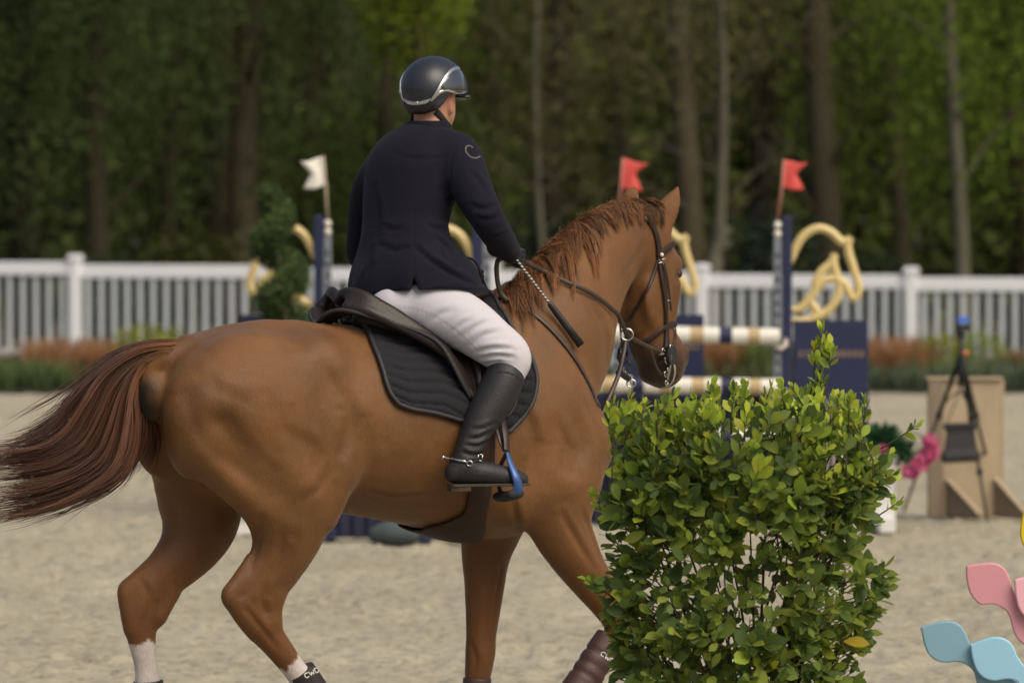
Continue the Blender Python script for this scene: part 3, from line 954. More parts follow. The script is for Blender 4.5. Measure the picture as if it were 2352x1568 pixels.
def crease(o, V, F, bvh, lines):
    """fold a finished cloth or leather surface: lines = (pixel points, depth, width, ridge)"""
    me = o.data
    n = len(V)
    Nr = np.zeros(n * 3, np.float32); me.vertices.foreach_get('normal', Nr); Nr = Nr.reshape(-1, 3)
    D = np.zeros(n)
    for px, depth, width, ridge in lines:
        pts = [cast_on(bvh, x, y)[0] for x, y in resample(px, 24)]
        pts = [p for p in pts if p is not None]
        if len(pts) < 3: continue
        pts = np.array(pts)
        t = np.linspace(0, 1, len(pts)); amp = np.sin(np.pi * np.clip(t * .9 + .05, 0, 1)) ** .6
        near = np.where((V > pts.min(0) - 4 * width).all(1) & (V < pts.max(0) + 4 * width).all(1))[0]
        d2 = ((V[near, None, :] - pts[None]) ** 2).sum(-1)
        j = d2.argmin(1); d = np.sqrt(d2.min(1))
        # groove with a soft ridge on the upper side
        up = (V[near] - pts[j])[:, 2]
        D[near] += amp[j] * (-depth * np.exp(-(d / width) ** 2) + ridge * depth * np.exp(-((d - 1.8 * width) / (1.2 * width)) ** 2) * (up > 0))
    V = V + Nr * D[:, None]
    me.vertices.foreach_set('co', V.astype(np.float32).ravel()); me.update()
    return V

RY = R(56)
RF = np.array([math.cos(RY), math.sin(RY), 0]); RR = np.array([math.sin(RY), -math.cos(RY), 0])
rider = empty('person', tuple(O + Pw(930, 700, 0)))
tag(rider, 'rider in navy jacket, white breeches, black boots and helmet sitting on the horse', 'person')

# --- body under the clothes, one skin from head to feet
HY = R(62)
F3 = np.array([math.cos(HY), math.sin(HY), 0]); R3 = np.array([math.sin(HY), -math.cos(HY), 0])
A3 = np.array([F3, R3, [0, 0, 1.0]])
hd = Q(993, 216, .275)
B = Solid((-.18, -.45, .80), (.68, .70, 2.62), .0058)
B.ell(hd, (.098, .078, .110), A3, k=.02)
B.ell(hd + F3 * .035 + Z * -.075, (.068, .060, .058), A3, k=.04)
B.ell(hd + F3 * .062 + Z * -.108, (.030, .030, .024), A3, k=.03)                       # chin
B.chain([hd + F3 * .095 + Z * -.002, hd + F3 * .118 + Z * -.040, hd + F3 * .100 + Z * -.048], [.010, .015, .010], k=.02)   # nose
B.chain([hd + F3 * .088 + R3 * .022 + Z * -.078, hd + F3 * .096 + Z * -.076, hd + F3 * .088 - R3 * .022 + Z * -.078], [.007, .010, .007], k=.012)   # lips
for s in (-1, 1):
    B.ell(hd + F3 * .088 + R3 * s * .034 + Z * -.006, (.014, .018, .012), A3, k=.012, op='cut')    # eye socket
    B.ell(hd + F3 * .081 + R3 * s * .034 + Z * -.008, (.012, .013, .012), A3, k=.004)
    B.ell(hd - F3 * .004 + R3 * s * .080 + Z * -.040, (.018, .010, .032), A3, k=.010)              # ear
    B.ell(hd + F3 * .000 + R3 * s * .092 + Z * -.038, (.008, .006, .016), A3, k=.006, op='cut')
B.chain([Q(983, 312, .225), Q(987, 285, .245), Q(994, 255, .275)], [.064, .058, .060], k=.03)
torso_pts = [(935, 690, .13, .135, .155), (933, 630, .13, .135, .155), (932, 570, .14, .118, .145), (933, 515, .155, .108, .14), (940, 450, .18, .115, .155), (952, 385, .205, .118, .165), (962, 360, .215, .09, .13), (972, 340, .222, .05, .07)]
B.chain([Q(x, y, d) for x, y, d, _, _ in torso_pts], [a for *_, a, _ in torso_pts], [b for *_, b in torso_pts], RR, k=.04)
r_arm = [(1045, 352, .16, .072), (1064, 386, .11, .080), (1089, 445, .04, .072), (1118, 500, .0, .061), (1146, 545, .08, .055), (1168, 574, .16, .043)]
l_arm = [(892, 380, .32, .070), (864, 415, .36, .074), (843, 460, .40, .064), (833, 540, .43, .058), (832, 588, .43, .052), (880, 606, .45, .048), (960, 606, .44, .044), (1040, 604, .41, .040)]
for arm in (r_arm, l_arm):
    B.chain([Q(x, y, d) for x, y, d, _ in arm], [r - .016 for *_, r in arm], k=.03)
thigh = [(940, 706, -.07, .110), (1000, 714, -.16, .112), (1068, 742, -.25, .100), (1126, 783, -.315, .087), (1170, 818, -.345, .076), (1170, 850, -.355, .062), (1140, 905, -.36, .055)]
for s in (1, -1):
    pts = [P(x, y, v) * (1, s, 1) for x, y, v, _ in thigh] + [P(1100, 975, -.365) * (1, s, 1), P(1068, 1045, -.37) * (1, s, 1), P(1068, 1080, -.372) * (1, s, 1), P(1140, 1095, -.385) * (1, s, 1)]
    B.chain([to_world(p) - O for p in pts], [r - .014 for *_, r in thigh] + [.045, .036, .034, .028], k=.03)
# hands inside the gloves
rh = Q(1176, 584, .185); lh = Q(1080, 630, .36)
B.chain([Q(1168, 574, .16), rh], [.018, .014], k=.02)
B.chain([Q(1040, 604, .41), lh], [.018, .014], k=.02)
def skin_col(p):
    c = np.tile(np.array([.48, .25, .165]), (len(p), 1))
    e = (p - (hd + R3 * .085 - Z * .035)); m = np.exp(-(e ** 2).sum(1) / .0006)
    c = c + (np.array([.50, .16, .11]) - c) * (m * .7)[:, None]
    c *= (1 + .10 * vnoise(p * 60))[:, None]
    dd = (p - (hd + F3 * .086 + Z * -.008)) 
    for s in (-1, 1):
        q = p - (hd + F3 * .092 + R3 * s * .034 + Z * -.008)
        c[(q ** 2).sum(1) < .00007] = (.02, .015, .012)
    return c
bo, bV, bF = solid_obj('body', B, M['skin'], rider, 2, skin_col)

# --- breeches
BR = Solid((-.16, -.45, 1.20), (.68, .62, 1.86), .0065)
BR.ell(Q(952, 672, .02), (.05, .05, .05), k=.03)
BR.chain([Q(935, 640, .14), Q(934, 668, .145), Q(930, 700, .145)], [.140, .145, .125], [.165, .172, .15], RR, k=.04)
for s in (1, -1):
    BR.chain([to_world(P(x, y, v) * (1, s, 1)) - O for x, y, v, _ in thigh], [r for *_, r in thigh], k=.05)
    BR.ell(to_world(P(905, 705, -.075) * (1, s, 1)) - O, (.085, .085, .07), k=.05)
bro, brV, brF = solid_obj('breeches', BR, M['breeches'], rider, 4)
brB = bvh_of(brV, brF)
brV = crease(bro, brV, brF, brB, [
    ([(1060, 775), (1090, 752), (1130, 735)], .006, .010, .7), ([(1085, 790), (1110, 770), (1150, 760)], .006, .010, .7),
    ([(1095, 808), (1130, 800), (1175, 802)], .008, .009, .9), ([(1102, 822), (1140, 816), (1180, 820)], .008, .008, .9), ([(1112, 835), (1150, 830)], .006, .007, .8),
    ([(1040, 762), (1065, 742), (1085, 733)], .005, .009, .6), ([(985, 740), (1010, 722), (1040, 712)], .005, .012, .5),
    ([(905, 705), (960, 712), (1020, 740), (1075, 785), (1110, 822)], .003, .004, .3),
    ([(1055, 668), (1110, 700), (1165, 760), (1200, 815), (1205, 850)], .002, .0035, .3)])

# --- jacket
J = Solid((-.16, -.22, 1.60), (.66, .66, 2.46), .0062)
jk = [(930, 676, .14, .172, .198), (930, 640, .14, .165, .192), (930, 575, .145, .145, .174), (931, 515, .158, .130, .166), (939, 450, .18, .135, .178), (951, 388, .205, .138, .186), (963, 352, .22, .112, .155), (976, 324, .23, .072, .098), (984, 306, .237, .060, .074)]
J.chain([Q(x, y, d) for x, y, d, _, _ in jk], [a for *_, a, _ in jk], [b for *_, b in jk], RR, k=.04)
J.chain([Q(x, y, d) for x, y, d, _ in r_arm], [r for *_, r in r_arm], k=.035)
J.chain([Q(x, y, d) for x, y, d, _ in l_arm], [r for *_, r in l_arm], k=.035)
J.chain([Q(1020, 343, .18), Q(1055, 357, .15)], [.055, .062], k=.05)
J.chain([Q(935, 348, .29), Q(894, 380, .32)], [.055, .062], k=.05)
# skirts: right front quarter flared over the thigh, left hip
J.chain([Q(985, 560, .06), Q(1010, 610, .03), Q(1026, 652, .01), Q(1030, 690, .0)], [.060, .088, .118, .130], k=.06)
J.chain([Q(960, 600, .03), Q(968, 650, .0), Q(972, 690, -.01)], [.07, .115, .13], k=.06)
J.chain([Q(900, 610, .08), Q(890, 650, .07), Q(888, 690, .07)], [.07, .095, .11], k=.06)
J.chain([Q(870, 600, .22), Q(848, 640, .24), Q(845, 690, .25)], [.06, .066, .07], k=.06)
def below_hem(X):
    # distance above the hem surface, the hem drops a little at the back
    x, y, z = X[..., 0], X[..., 1], X[..., 2]
    hz = 1.757 + .010 * np.sin((x - .1) * 9) + .03 * np.clip(x - .25, 0, 1) - .06 * np.clip(.12 - x, 0, 1)
    return z - hz
J.func((-.2, -.3, 1.5), (.7, .7, 1.85), lambda X: -below_hem(X), k=.004, op='and')
# vent: a narrow wedge open at the hem
vb = None
jV0, jF0 = J.skin(0)
_tmpb = bvh_of(jV0 + O, jF0)
vp = [cast_on(_tmpb, x, y)[0] - O for x, y in ((950, 630), (951, 650), (952, 662))]
for _dd in (0, .015, .03, .045):
    _o = np.array([0, _dd, 0])
    J.chain([vp[0] + _o, vp[1] + _o, vp[2] + _o, vp[2] - Z * .05 + _o], [.003, .008, .012, .018], k=.003, op='cut')
jo, jV, jF = solid_obj('jacket', J, M['jacket'], rider, 3)
jB = bvh_of(jV, jF)
jV = crease(jo, jV, jF, jB, [
    ([(948, 470), (950, 540), (950, 632)], .003, .004, .2),
    ([(952, 565), (985, 595), (1030, 625), (1085, 652)], .010, .011, .9),
    ([(1000, 545), (1020, 560), (1035, 585)], .009, .010, .9), ([(985, 520), (1012, 525), (1032, 530)], .007, .010, .8),
    ([(1030, 430), (1042, 470), (1020, 500)], .008, .014, .6), ([(1045, 340), (1035, 380), (1038, 430)], .004, .005, .4),
    ([(1080, 470), (1110, 480), (1140, 470)], .006, .010, .8), ([(1095, 500), (1125, 505), (1155, 490)], .006, .009, .8), ([(1120, 545), (1150, 540), (1175, 530)], .005, .008, .7),
    ([(1082, 395), (1100, 415), (1112, 440)], .005, .010, .8), ([(860, 430), (870, 500), (862, 560)], .006, .013, .6),
    ([(880, 520), (900, 528), (925, 525)], .005, .012, .7), ([(870, 560), (905, 575), (935, 570)], .005, .013, .6), ([(835, 640), (850, 600), (855, 570)], .006, .012, .7),
    ([(905, 350), (930, 362), (985, 366), (1030, 360)], .003, .01, .4)])
jB = bvh_of(jV, jF)
# collar: a standing band round the neck
ring = []
for a in np.linspace(0, 2 * math.pi, 40):
    c = Q(986, 297, .24)
    ring.append(c + RR * math.cos(a) * .080 + RF * math.sin(a) * .074 + Z * (.008 - .030 * max(0, math.sin(a))))
ring = np.array(ring)
mb = MB()
for i in range(len(ring)):
    pass
nR = len(ring) - 1
prof = [(.016, -.036), (.012, -.010), (.003, .018), (-.003, .022), (-.008, .014), (-.008, -.030)]
cV, cF = [], []
cen = ring[:-1].mean(0)
for i in range(nR):
    d = ring[i] - cen; d[2] = 0; d /= np.linalg.norm(d)
    for r_, z_ in prof:
        cV.append(ring[i] + d * r_ + Z * z_ + O)
k_ = len(prof)
for i in range(nR):
    for j in range(k_):
        cF.append((i * k_ + j, ((i + 1) % nR) * k_ + j, ((i + 1) % nR) * k_ + (j + 1) % k_, i * k_ + (j + 1) % k_))
mb.add(np.array(cV), cF)
mb.build('collar', M['jacket'], jo, smooth=True)
# emblem on the sleeve
M['emblem'] = simple('grey emblem thread', (.10, .10, .095), .7, var=.1)
pts = [cast_on(jB, x, y, .002)[0] for x, y in resample([(1086, 341), (1078, 336), (1071, 338), (1069, 346), (1074, 356), (1083, 363), (1094, 364), (1102, 360)], 26)]
pts = np.array([p for p in pts if p is not None])
MB().tube(pts, .0034, 6, flat=.35, up=np.tile(CAMP - O, (len(pts), 1))).build('emblem', M['emblem'], jo, smooth=True)

# --- helmet
HC = Q(996, 207, .278)
HS2 = Solid(HC - .24, HC + .24, .0048)
HS2.ell(HC, (.142, .116, .122), A3, k=.01)
HS2.chain([HC - F3 * .070 + R3 * .080 - Z * .055, HC - F3 * .088 + R3 * .050 - Z * .066, HC - F3 * .100 - Z * .068, HC - F3 * .088 - R3 * .050 - Z * .066, HC - F3 * .070 - R3 * .080 - Z * .055], [.010, .020, .022, .020, .010], k=.03)
HS2.ell(HC - Z * .03 + F3 * .0, (.128, .102, .118), A3, k=.004, op='cut') if False else None
def helm_low(X):
    q = X - HC.astype(np.float32)
    f = q @ F3.astype(np.float32); r = q @ R3.astype(np.float32)
    edge = -.012 - .078 * np.clip((-f - .055) / .055, 0, 1)
    return q[..., 2] - edge
HS2.func(HC - .24, HC + .24, lambda X: -helm_low(X), k=.008, op='and')
# peak
HS2.chain([HC + F3 * .125 + R3 * .075 - Z * .024, HC + F3 * .158 + R3 * .03 - Z * .030, HC + F3 * .163 - Z * .030, HC + F3 * .158 - R3 * .03 - Z * .030, HC + F3 * .125 - R3 * .075 - Z * .024], [.007] * 5, k=.012)
HS2.ell(HC + F3 * .125 - Z * .024, (.042, .08, .006), A3, k=.01)
ho, hV, hF2 = solid_obj('helmet', HS2, M['shell'], rider, 2)
hB = bvh_of(hV, hF2)
def mirror_h(p):
    q = np.asarray(p) - (HC + O)
    return np.asarray(p) - 2 * np.outer(q @ R3, R3)
def helm_line(px, rad, flat, name, mat):
    c, n = [], []
    for x, y in resample(px, 40):
        h, nn = cast_on(hB, x, y, .0005)
        if h is not None: c.append(h); n.append(nn)
    if len(c) < 3: return
    c = np.array(c); n = np.array(n)
    MB().tube(c, rad, 8, flat=flat, up=n).build(name, mat, ho, smooth=True)
    c2 = mirror_h(c); n2 = n - 2 * np.outer(n @ R3, R3)
    MB().tube(c2, rad, 8, flat=flat, up=n2).build(name, mat, ho, smooth=True)
def helm_patch(A_, B_, off, name, mat, n=22):
    A_, B_ = resample(A_, n), resample(B_, n)
    V = np.zeros((n, n, 3)); ok = True
    for i in range(n):
        for j in range(n):
            t = j / (n - 1); p = A_[i] * (1 - t) + B_[i] * t
            e = min(1.0, 6 * min(t, 1 - t, i / (n - 1), 1 - i / (n - 1)) + .15)
            h, nn = cast_on(hB, p[0], p[1], off * e)
            V[i, j] = h if h is not None else V[i, j - 1] if j else V[i - 1, j]
    i = np.arange(n - 1)[:, None] * n + np.arange(n - 1)[None]
    F = np.stack([i, i + 1, i + 1 + n, i + n], -1).reshape(-1, 4)
    V = V.reshape(-1, 3)
    MB().add(V, F).build(name, mat, ho, smooth=True)
    MB().add(mirror_h(V), F[:, ::-1]).build(name, mat, ho, smooth=True)
helm_patch([(1008, 205), (1022, 180), (1036, 163), (1052, 158), (1062, 160)], [(1014, 209), (1030, 208), (1045, 213), (1058, 219), (1070, 220)], .004, 'front_panel', M['panel'])
helm_patch([(922, 208), (935, 236), (960, 240), (982, 236), (994, 230), (1002, 224)], [(928, 262), (942, 266), (962, 266), (980, 260), (992, 248), (1004, 232)], .003, 'lower_shell', M['shelldark'])
helm_line([(950, 238), (960, 238), (972, 236), (990, 230), (1002, 217), (1012, 198), (1024, 178), (1036, 163), (1048, 157), (1062, 157)], .0072, .35, 'silver_trim', M['silver'])
helm_line([(1000, 221), (1010, 213), (1024, 208), (1038, 210), (1050, 215), (1064, 219)], .006, .35, 'silver_trim', M['silver'])
helm_line([(1016, 194), (1020, 203), (1026, 208)], .005, .35, 'silver_trim', M['silver'])
# harness straps
bB = bvh_of(bV, bF)
def head_strap(px, w, name='harness_strap'):
    c, n = [], []
    for x, y in resample(px, 26):
        h, nn = cast_on(bB, x, y, .004)
        if h is not None and np.linalg.norm(h - O - hd) < .25: c.append(h); n.append(nn)
    if len(c) < 3: return
    c = np.array(c); n = np.array(n)
    MB().tube(c, w, 8, flat=.3, up=n).build(name, M['blackcloth'], ho, smooth=True)
    MB().tube(mirror_h(c), w, 8, flat=.3, up=n - 2 * np.outer(n @ R3, R3)).build(name, M['blackcloth'], ho, smooth=True)
head_strap([(1000, 256), (1012, 268), (1024, 284), (1033, 300)], .012)
head_strap([(1057, 232), (1052, 250), (1044, 275), (1036, 298)], .008)
# short dark hair at the nape
M['hairdark'] = simple('dark short hair', (.018, .013, .010), .7, var=.3, vscale=80, bump=.4, bscale=300)
HN = Solid(hd - .2, hd + .2, .005)
HN.ell(hd - F3 * .006 + Z * .004, (.101, .081, .108), A3, k=.005)
HN.func(hd - .2, hd + .2, lambda X: ((X - hd.astype(np.float32)) @ F3.astype(np.float32)) * .9 - (X[..., 2] - hd[2]) * .55 + .012, k=.01, op='and')
HN.func(hd - .2, hd + .2, lambda X: (hd[2] - .085) - X[..., 2], k=.01, op='and')
solid_obj('hair', HN, M['hairdark'], rider, 1)

# --- gloves: palm, four curled fingers and a thumb round the rein
def glove(c, fwd, right, name='glove'):
    S = Solid(c - .15, c + .15, .0036)
    up = np.array([0, 0, 1.0])
    S.chain([c - fwd * .085, c - fwd * .045], [.040, .034], k=.01)                     # cuff
    S.chain([c - fwd * .045, c - fwd * .01, c + fwd * .018], [.031, .037, .034], [.024, .026, .023], right, k=.015)
    for i, (zz, l) in enumerate(((.026, .95), (.009, 1.05), (-.009, 1.0), (-.025, .85))):
        b0 = c + fwd * .022 + up * zz + right * .008
        S.chain([b0, b0 + fwd * .026 * l + right * .006, b0 + fwd * .034 * l - right * .016, b0 + fwd * .012 - right * .026, b0 - fwd * .008 - right * .022], [.0105, .0105, .0098, .0092, .008], k=.004)
    S.chain([c - fwd * .012 + up * .026 - right * .008, c + fwd * .010 + up * .042 - right * .016, c + fwd * .036 + up * .040 - right * .018], [.012, .0115, .009], k=.008)
    return solid_obj(name, S, M['black'], rider, 2)
gf = np.array([.62, .70, -.35]); gf /= np.linalg.norm(gf)
gr = np.cross(gf, Z); gr /= np.linalg.norm(gr)
glove(rh, gf, gr); glove(lh, gf, gr)

# --- boots
def boot(side):
    s = side
    def W(px, py, v): return to_world(P(px, py, v) * (1, s, 1)) - O
    pts = [(1158, 868, -.358, .071), (1148, 892, -.36, .073), (1130, 926, -.362, .070), (1107, 965, -.366, .061), (1087, 1005, -.37, .051), (1072, 1040, -.374, .046), (1065, 1068, -.376, .047)]
    ft = [(1044, 1086, -.372, .036), (1066, 1086, -.376, .042), (1105, 1086, -.392, .043), (1140, 1092, -.402, .041), (1176, 1098, -.414, .036), (1197, 1102, -.420, .027)]
    lo = np.minimum(W(1000, 1140, -.47), W(1230, 780, -.28)) - .1; hi = np.maximum(W(1000, 1140, -.47), W(1230, 780, -.28)) + .1
    S = Solid(lo, hi, .0052)
    S.chain([W(*p[:3]) for p in pts], [p[3] for p in pts], k=.03)
    S.chain([W(*p[:3]) for p in ft], [p[3] for p in ft], k=.025)
    sole_z = W(1060, 1113, -.375)[2]
    def under(X): return sole_z - X[..., 2]
    S.func(lo, hi, under, k=.006, op='and')
    o, V, F = solid_obj('boot', S, M['boot'], rider, 3)
    # sole and heel
    heel = W(1032, 1113, -.372); toe = W(1216, 1113, -.436)
    d = toe - heel; d[2] = 0; ln = np.linalg.norm(d); d /= ln
    r_ = np.array([d[1], -d[0], 0]) 
    out = [(0, .028), (.03, .036), (.09, .035), (.15, .034), (.20, .042), (.24, .041), (.275, .028), (ln, .006)]
    top = sole_z + .004
    base = np.array([heel[0], heel[1], 0])
    poly = [base + d * a + r_ * b for a, b in out] + [base + d * a - r_ * b for a, b in out[::-1]]
    poly = catmull(np.array(poly), 3, closed=True)
    MB().prism(np.array([p + Z * (top - .010) for p in poly]) + O, (0, 0, .010)).build('sole', M['sole'], o, bevel=.002)
    hp = [base + d * a + r_ * b for a, b in ((.0, .026), (.03, .034), (.07, .034), (.07, -.034), (.03, -.034), (0, -.026))]
    MB().prism(np.array([p + Z * (top - .026) for p in hp]) + O, (0, 0, .0165)).build('heel', M['sole'], o, bevel=.002)
    return o, V, F, d, r_
bt, btV, btF, bd, brr = boot(1)
btB = bvh_of(btV, btF)
btV = crease(bt, btV, btF, btB, [
    ([(1075, 1008), (1100, 1005), (1128, 990)], .006, .008, .9), ([(1070, 1022), (1098, 1024), (1122, 1012)], .006, .007, .9), ([(1062, 1038), (1090, 1044), (1115, 1036)], .007, .007, 1.0),
    ([(1085, 985), (1110, 984), (1135, 972)], .004, .008, .8), ([(1080, 1058), (1100, 1060), (1118, 1052)], .005, .006, .8),
    ([(1090, 1064), (1092, 1085), (1094, 1108)], .002, .003, .3), ([(1118, 866), (1150, 856), (1180, 862), (1200, 884)], .003, .003, .5)])
btB = bvh_of(btV, btF)
boot(-1)
# spur with its strap
def on_boot(px, off):
    c, n = [], []
    for x, y in resample(px, 24):
        h, nn = cast_on(btB, x, y, off)
        if h is not None: c.append(h); n.append(nn)
    return np.array(c), np.array(n)
c, n = on_boot([(1030, 1054), (1050, 1058), (1075, 1062), (1095, 1058), (1116, 1048)], .002)
spur = MB().tube(c, .0055, 6, flat=.4, up=n).build('spur', M['black'], bt, smooth=True)
c, n = on_boot([(1028, 1052), (1048, 1056), (1070, 1060)], .005)
neckp = c[0] + np.array([-.025, -.01, .004])
MB().tube(np.vstack([[neckp], c]), .0042, 8).tube([neckp - (.004, 0, 0), neckp + (.004, 0, 0)], [.0085, .0085], 10).build('spur_band', M['steel'], spur, smooth=True)
cc2, nn2 = cast_on(btB, 1077, 1064, .006)
a = np.linspace(0, 2 * math.pi, 18)
MB().tube([cc2 + np.array([math.cos(t) * .010, -.002, math.sin(t) * .009]) for t in a], .0022, 6, cap=False).build('ring', M['steel'], spur, smooth=True)
cc2, nn2 = cast_on(btB, 1100, 1052, .005)
mbk = MB()
q = [cc2 + np.array(v) for v in ((-.008, 0, -.010), (.006, 0, -.012), (.009, 0, .010), (-.005, 0, .012), (-.008, 0, -.010))]
for i in range(4): mbk.tube([q[i], q[i + 1]], .002, 6)
mbk.build('buckle', M['steel'], spur, smooth=True)
# muscle edges and skin folds of the horse, pressed into its skin
HORSE_W = crease(body, HORSE_W, hf, BVH, [
    ([(425, 905), (445, 975), (490, 1035), (560, 1090), (610, 1135)], .008, .030, .5),
    ([(640, 985), (700, 1010), (745, 1045)], .0035, .022, .6), ([(800, 905), (806, 950), (800, 1000), (790, 1040)], .009, .022, .4),
    ([(760, 1075), (735, 1120), (700, 1150)], .008, .020, .5), ([(600, 1190), (590, 1250), (572, 1310)], .009, .015, .4),
    ([(650, 1215), (640, 1280), (615, 1335)], .007, .014, .4), ([(610, 1345), (604, 1380), (612, 1415)], .009, .012, .4), ([(560, 1390), (600, 1440), (640, 1490)], .008, .009, .4),
    ([(320, 1330), (345, 1370), (340, 1420)], .008, .012, .4), ([(850, 1128), (910, 1140), (985, 1135)], .006, .012, .4),
    ([(1195, 1225), (1185, 1190), (1178, 1150)], .010, .014, .4), ([(1290, 1180), (1325, 1240), (1360, 1300)], .009, .013, .5), ([(1335, 1170), (1360, 1230), (1380, 1290)], .007, .011, .4),
    ([(1150, 1300), (1140, 1370), (1122, 1440)], .009, .010, .5), ([(1128, 1310), (1120, 1380), (1110, 1450)], .006, .009, .3), ([(1080, 1470), (1092, 1510), (1088, 1545)], .006, .010, .3),
    ([(1280, 960), (1300, 1020), (1290, 1080)], .008, .020, .4), ([(1210, 940), (1225, 1010), (1215, 1090)], .008, .022, .3), ([(1330, 900), (1360, 960), (1380, 1020)], .007, .018, .4),
    ([(1300, 640), (1350, 690), (1390, 760), (1395, 840)], .006, .020, .4), ([(1430, 640), (1455, 600), (1480, 560)], .008, .016, .4),
    ([(1455, 780), (1490, 760), (1515, 720)], .006, .012, .4), ([(560, 790), (640, 800), (720, 790)], .005, .03, .4), ([(745, 800), (752, 850), (775, 900)], .008, .03, .3),
    ([(470, 860), (520, 905), (600, 930)], .005, .03, .4)])
# ------------------------------------------------------------------ saddle, pad, girth, stirrup, bridle, reins
M['leather'] = simple('dark brown saddle leather', (.019, .0125, .011), .42, var=.25, vscale=18, bump=.12, bscale=120, spec=.35)
M['bridle'] = simple('brown bridle leather', (.026, .013, .009), .40, var=.25, vscale=40, bump=.1, spec=.4)
M['girth'] = simple('brown girth leather', (.040, .023, .016), .65, var=.25, vscale=25, bump=.15, spec=.25)
M['rein'] = simple('worn brown rein', (.055, .036, .025), .5, var=.25, vscale=40, bump=.1)
M['padcloth'] = simple('charcoal quilted cloth', (.017, .017, .021), .85, var=.15, vscale=60, bump=.2, bscale=300, spec=.2)
M['piping'] = simple('pad piping', (.022, .020, .024), .6, var=.15, vscale=50)
M['halfpad'] = simple('black half pad', (.020, .019, .020), .7, var=.2, vscale=40, bump=.2, bscale=200)
M['lining'] = simple('olive pad lining', (.055, .048, .034), .9, var=.2, vscale=40)
M['blue'] = simple('blue anodised stirrup', (.045, .10, .27), .35, .3, var=.1, vscale=20)
M['rubber'] = simple('black rubber', (.016, .016, .018), .8, var=.2, vscale=40)

AXW = 1.25                                             # height of the line from which the barrel is measured
def uphi_of_px(px, py):
    h, n = cast(px, py)
    while h is None:
        py += 3
        h, n = cast(px, py)
    q = to_horse(h)
    return np.array([q[0], math.atan2(-q[1], q[2] - AXW)])

def on_barrel(u, phi, off, side=1):
    """surface point of the trunk at station u and angle phi (0 on the spine, + on the near side)"""
    d = np.array([0, -math.sin(phi), math.cos(phi)])
    o_ = np.array([u, 0, AXW]) + d * .75
    wo, wd = to_world(o_), -(d[1] * L + d[2] * Z)
    h, n, _, _ = BVH.ray_cast(Vector(wo), Vector(wd))
    if h is None:
        h = Vector(to_world(np.array([u, 0, AXW]) + d * .3)); n = Vector(-wd)
    p = np.array(h) + np.array(n) * off
    if side < 0:
        q = to_horse(p); q[1] *= -1; p = to_world(q)
    return p

def coons(left, right, top, bottom, n, m):
    """grid (n rows down, m columns) in (u, phi)"""
    Lc, Rc, Tc, Bc = resample(left, n), resample(right, n), resample(top, m), resample(bottom, m)
    G = np.zeros((n, m, 2))
    for i in range(n):
        a = i / (n - 1)
        for j in range(m):
            b = j / (m - 1)
            G[i, j] = (1 - a) * Tc[j] + a * Bc[j] + (1 - b) * Lc[i] + b * Rc[i] - ((1 - a) * (1 - b) * Tc[0] + (1 - a) * b * Tc[-1] + a * (1 - b) * Bc[0] + a * b * Bc[-1])
    return G

def panel(name, G, offf, mat, parent, side=1, thick=.006):
    n, m, _ = G.shape
    V = np.zeros((n, m, 3)); W = np.zeros((n, m, 3))
    for i in range(n):
        for j in range(m):
            o_ = offf(i / (n - 1), j / (m - 1))
            V[i, j] = on_barrel(G[i, j, 0], G[i, j, 1], o_, side)
            W[i, j] = on_barrel(G[i, j, 0], G[i, j, 1], max(o_ - thick, .0005), side)
    idx = np.arange(n * m).reshape(n, m)
    f = np.stack([idx[:-1, :-1], idx[:-1, 1:], idx[1:, 1:], idx[1:, :-1]], -1).reshape(-1, 4)
    rim = np.r_[idx[0, :-1], idx[:-1, -1], idx[-1, :0:-1], idx[:0:-1, 0]]
    r2 = np.roll(rim, -1)
    N0 = n * m
    F = np.vstack([f, f[:, ::-1] + N0, np.stack([rim, rim + N0, r2 + N0, r2], -1)])
    mb_ = MB().add(np.vstack([V.reshape(-1, 3), W.reshape(-1, 3)]), F)
    return mb_.build(name, mat, parent, smooth=True), V

# --- pad
pad = empty('saddle_pad', tuple(to_world(np.array([.22, 0, 1.6]))))
tag(pad, 'charcoal quilted saddle pad with dark piping lying under the saddle', 'saddle pad')
uph = uphi_of_px
u0 = P(790, 732, 0)[0]; u1 = P(1120, 715, 0)[0]
left = [np.array([u0, 0.0]), uph(835, 757), uph(852, 792), uph(867, 828), uph(880, 870), uph(893, 905), uph(912, 930)]
bottom = [left[-1], uph(950, 942), uph(1000, 951), uph(1060, 968), uph(1120, 984), uph(1165, 990)]
right = [np.array([u1, 0.0]), uph(1175, 760), uph(1210, 810), uph(1228, 860), uph(1226, 905), uph(1205, 950), uph(1165, 990)]
top = [left[0], (left[0] + right[0]) / 2, right[0]]
G = coons(left, right, top, bottom, 90, 84)
def quilt(a, b):
    zig = .34 * abs(((b * 2.2 + .15) % 1.0) - .5) * 2
    x = a * 10.6 + zig * 1.3 - b * .6
    e = min(a * 40 + 1, (1 - a) * 22, b * 22, (1 - b) * 22, 1)
    return .011 + .0130 * abs(math.sin(math.pi * x)) ** .40 * max(e, .0) + .004 * (1 - max(e, 0))
for sd in (1, -1):
    po, Vp = panel('panel', G, quilt, M['padcloth'], pad, sd, .010)
    edge = np.vstack([Vp[4:, 0], Vp[-1, 1:], Vp[-2:4:-1, -1]])
    MB().tube(edge[::2], .0085, 8).build('piping', M['piping'], po, smooth=True)
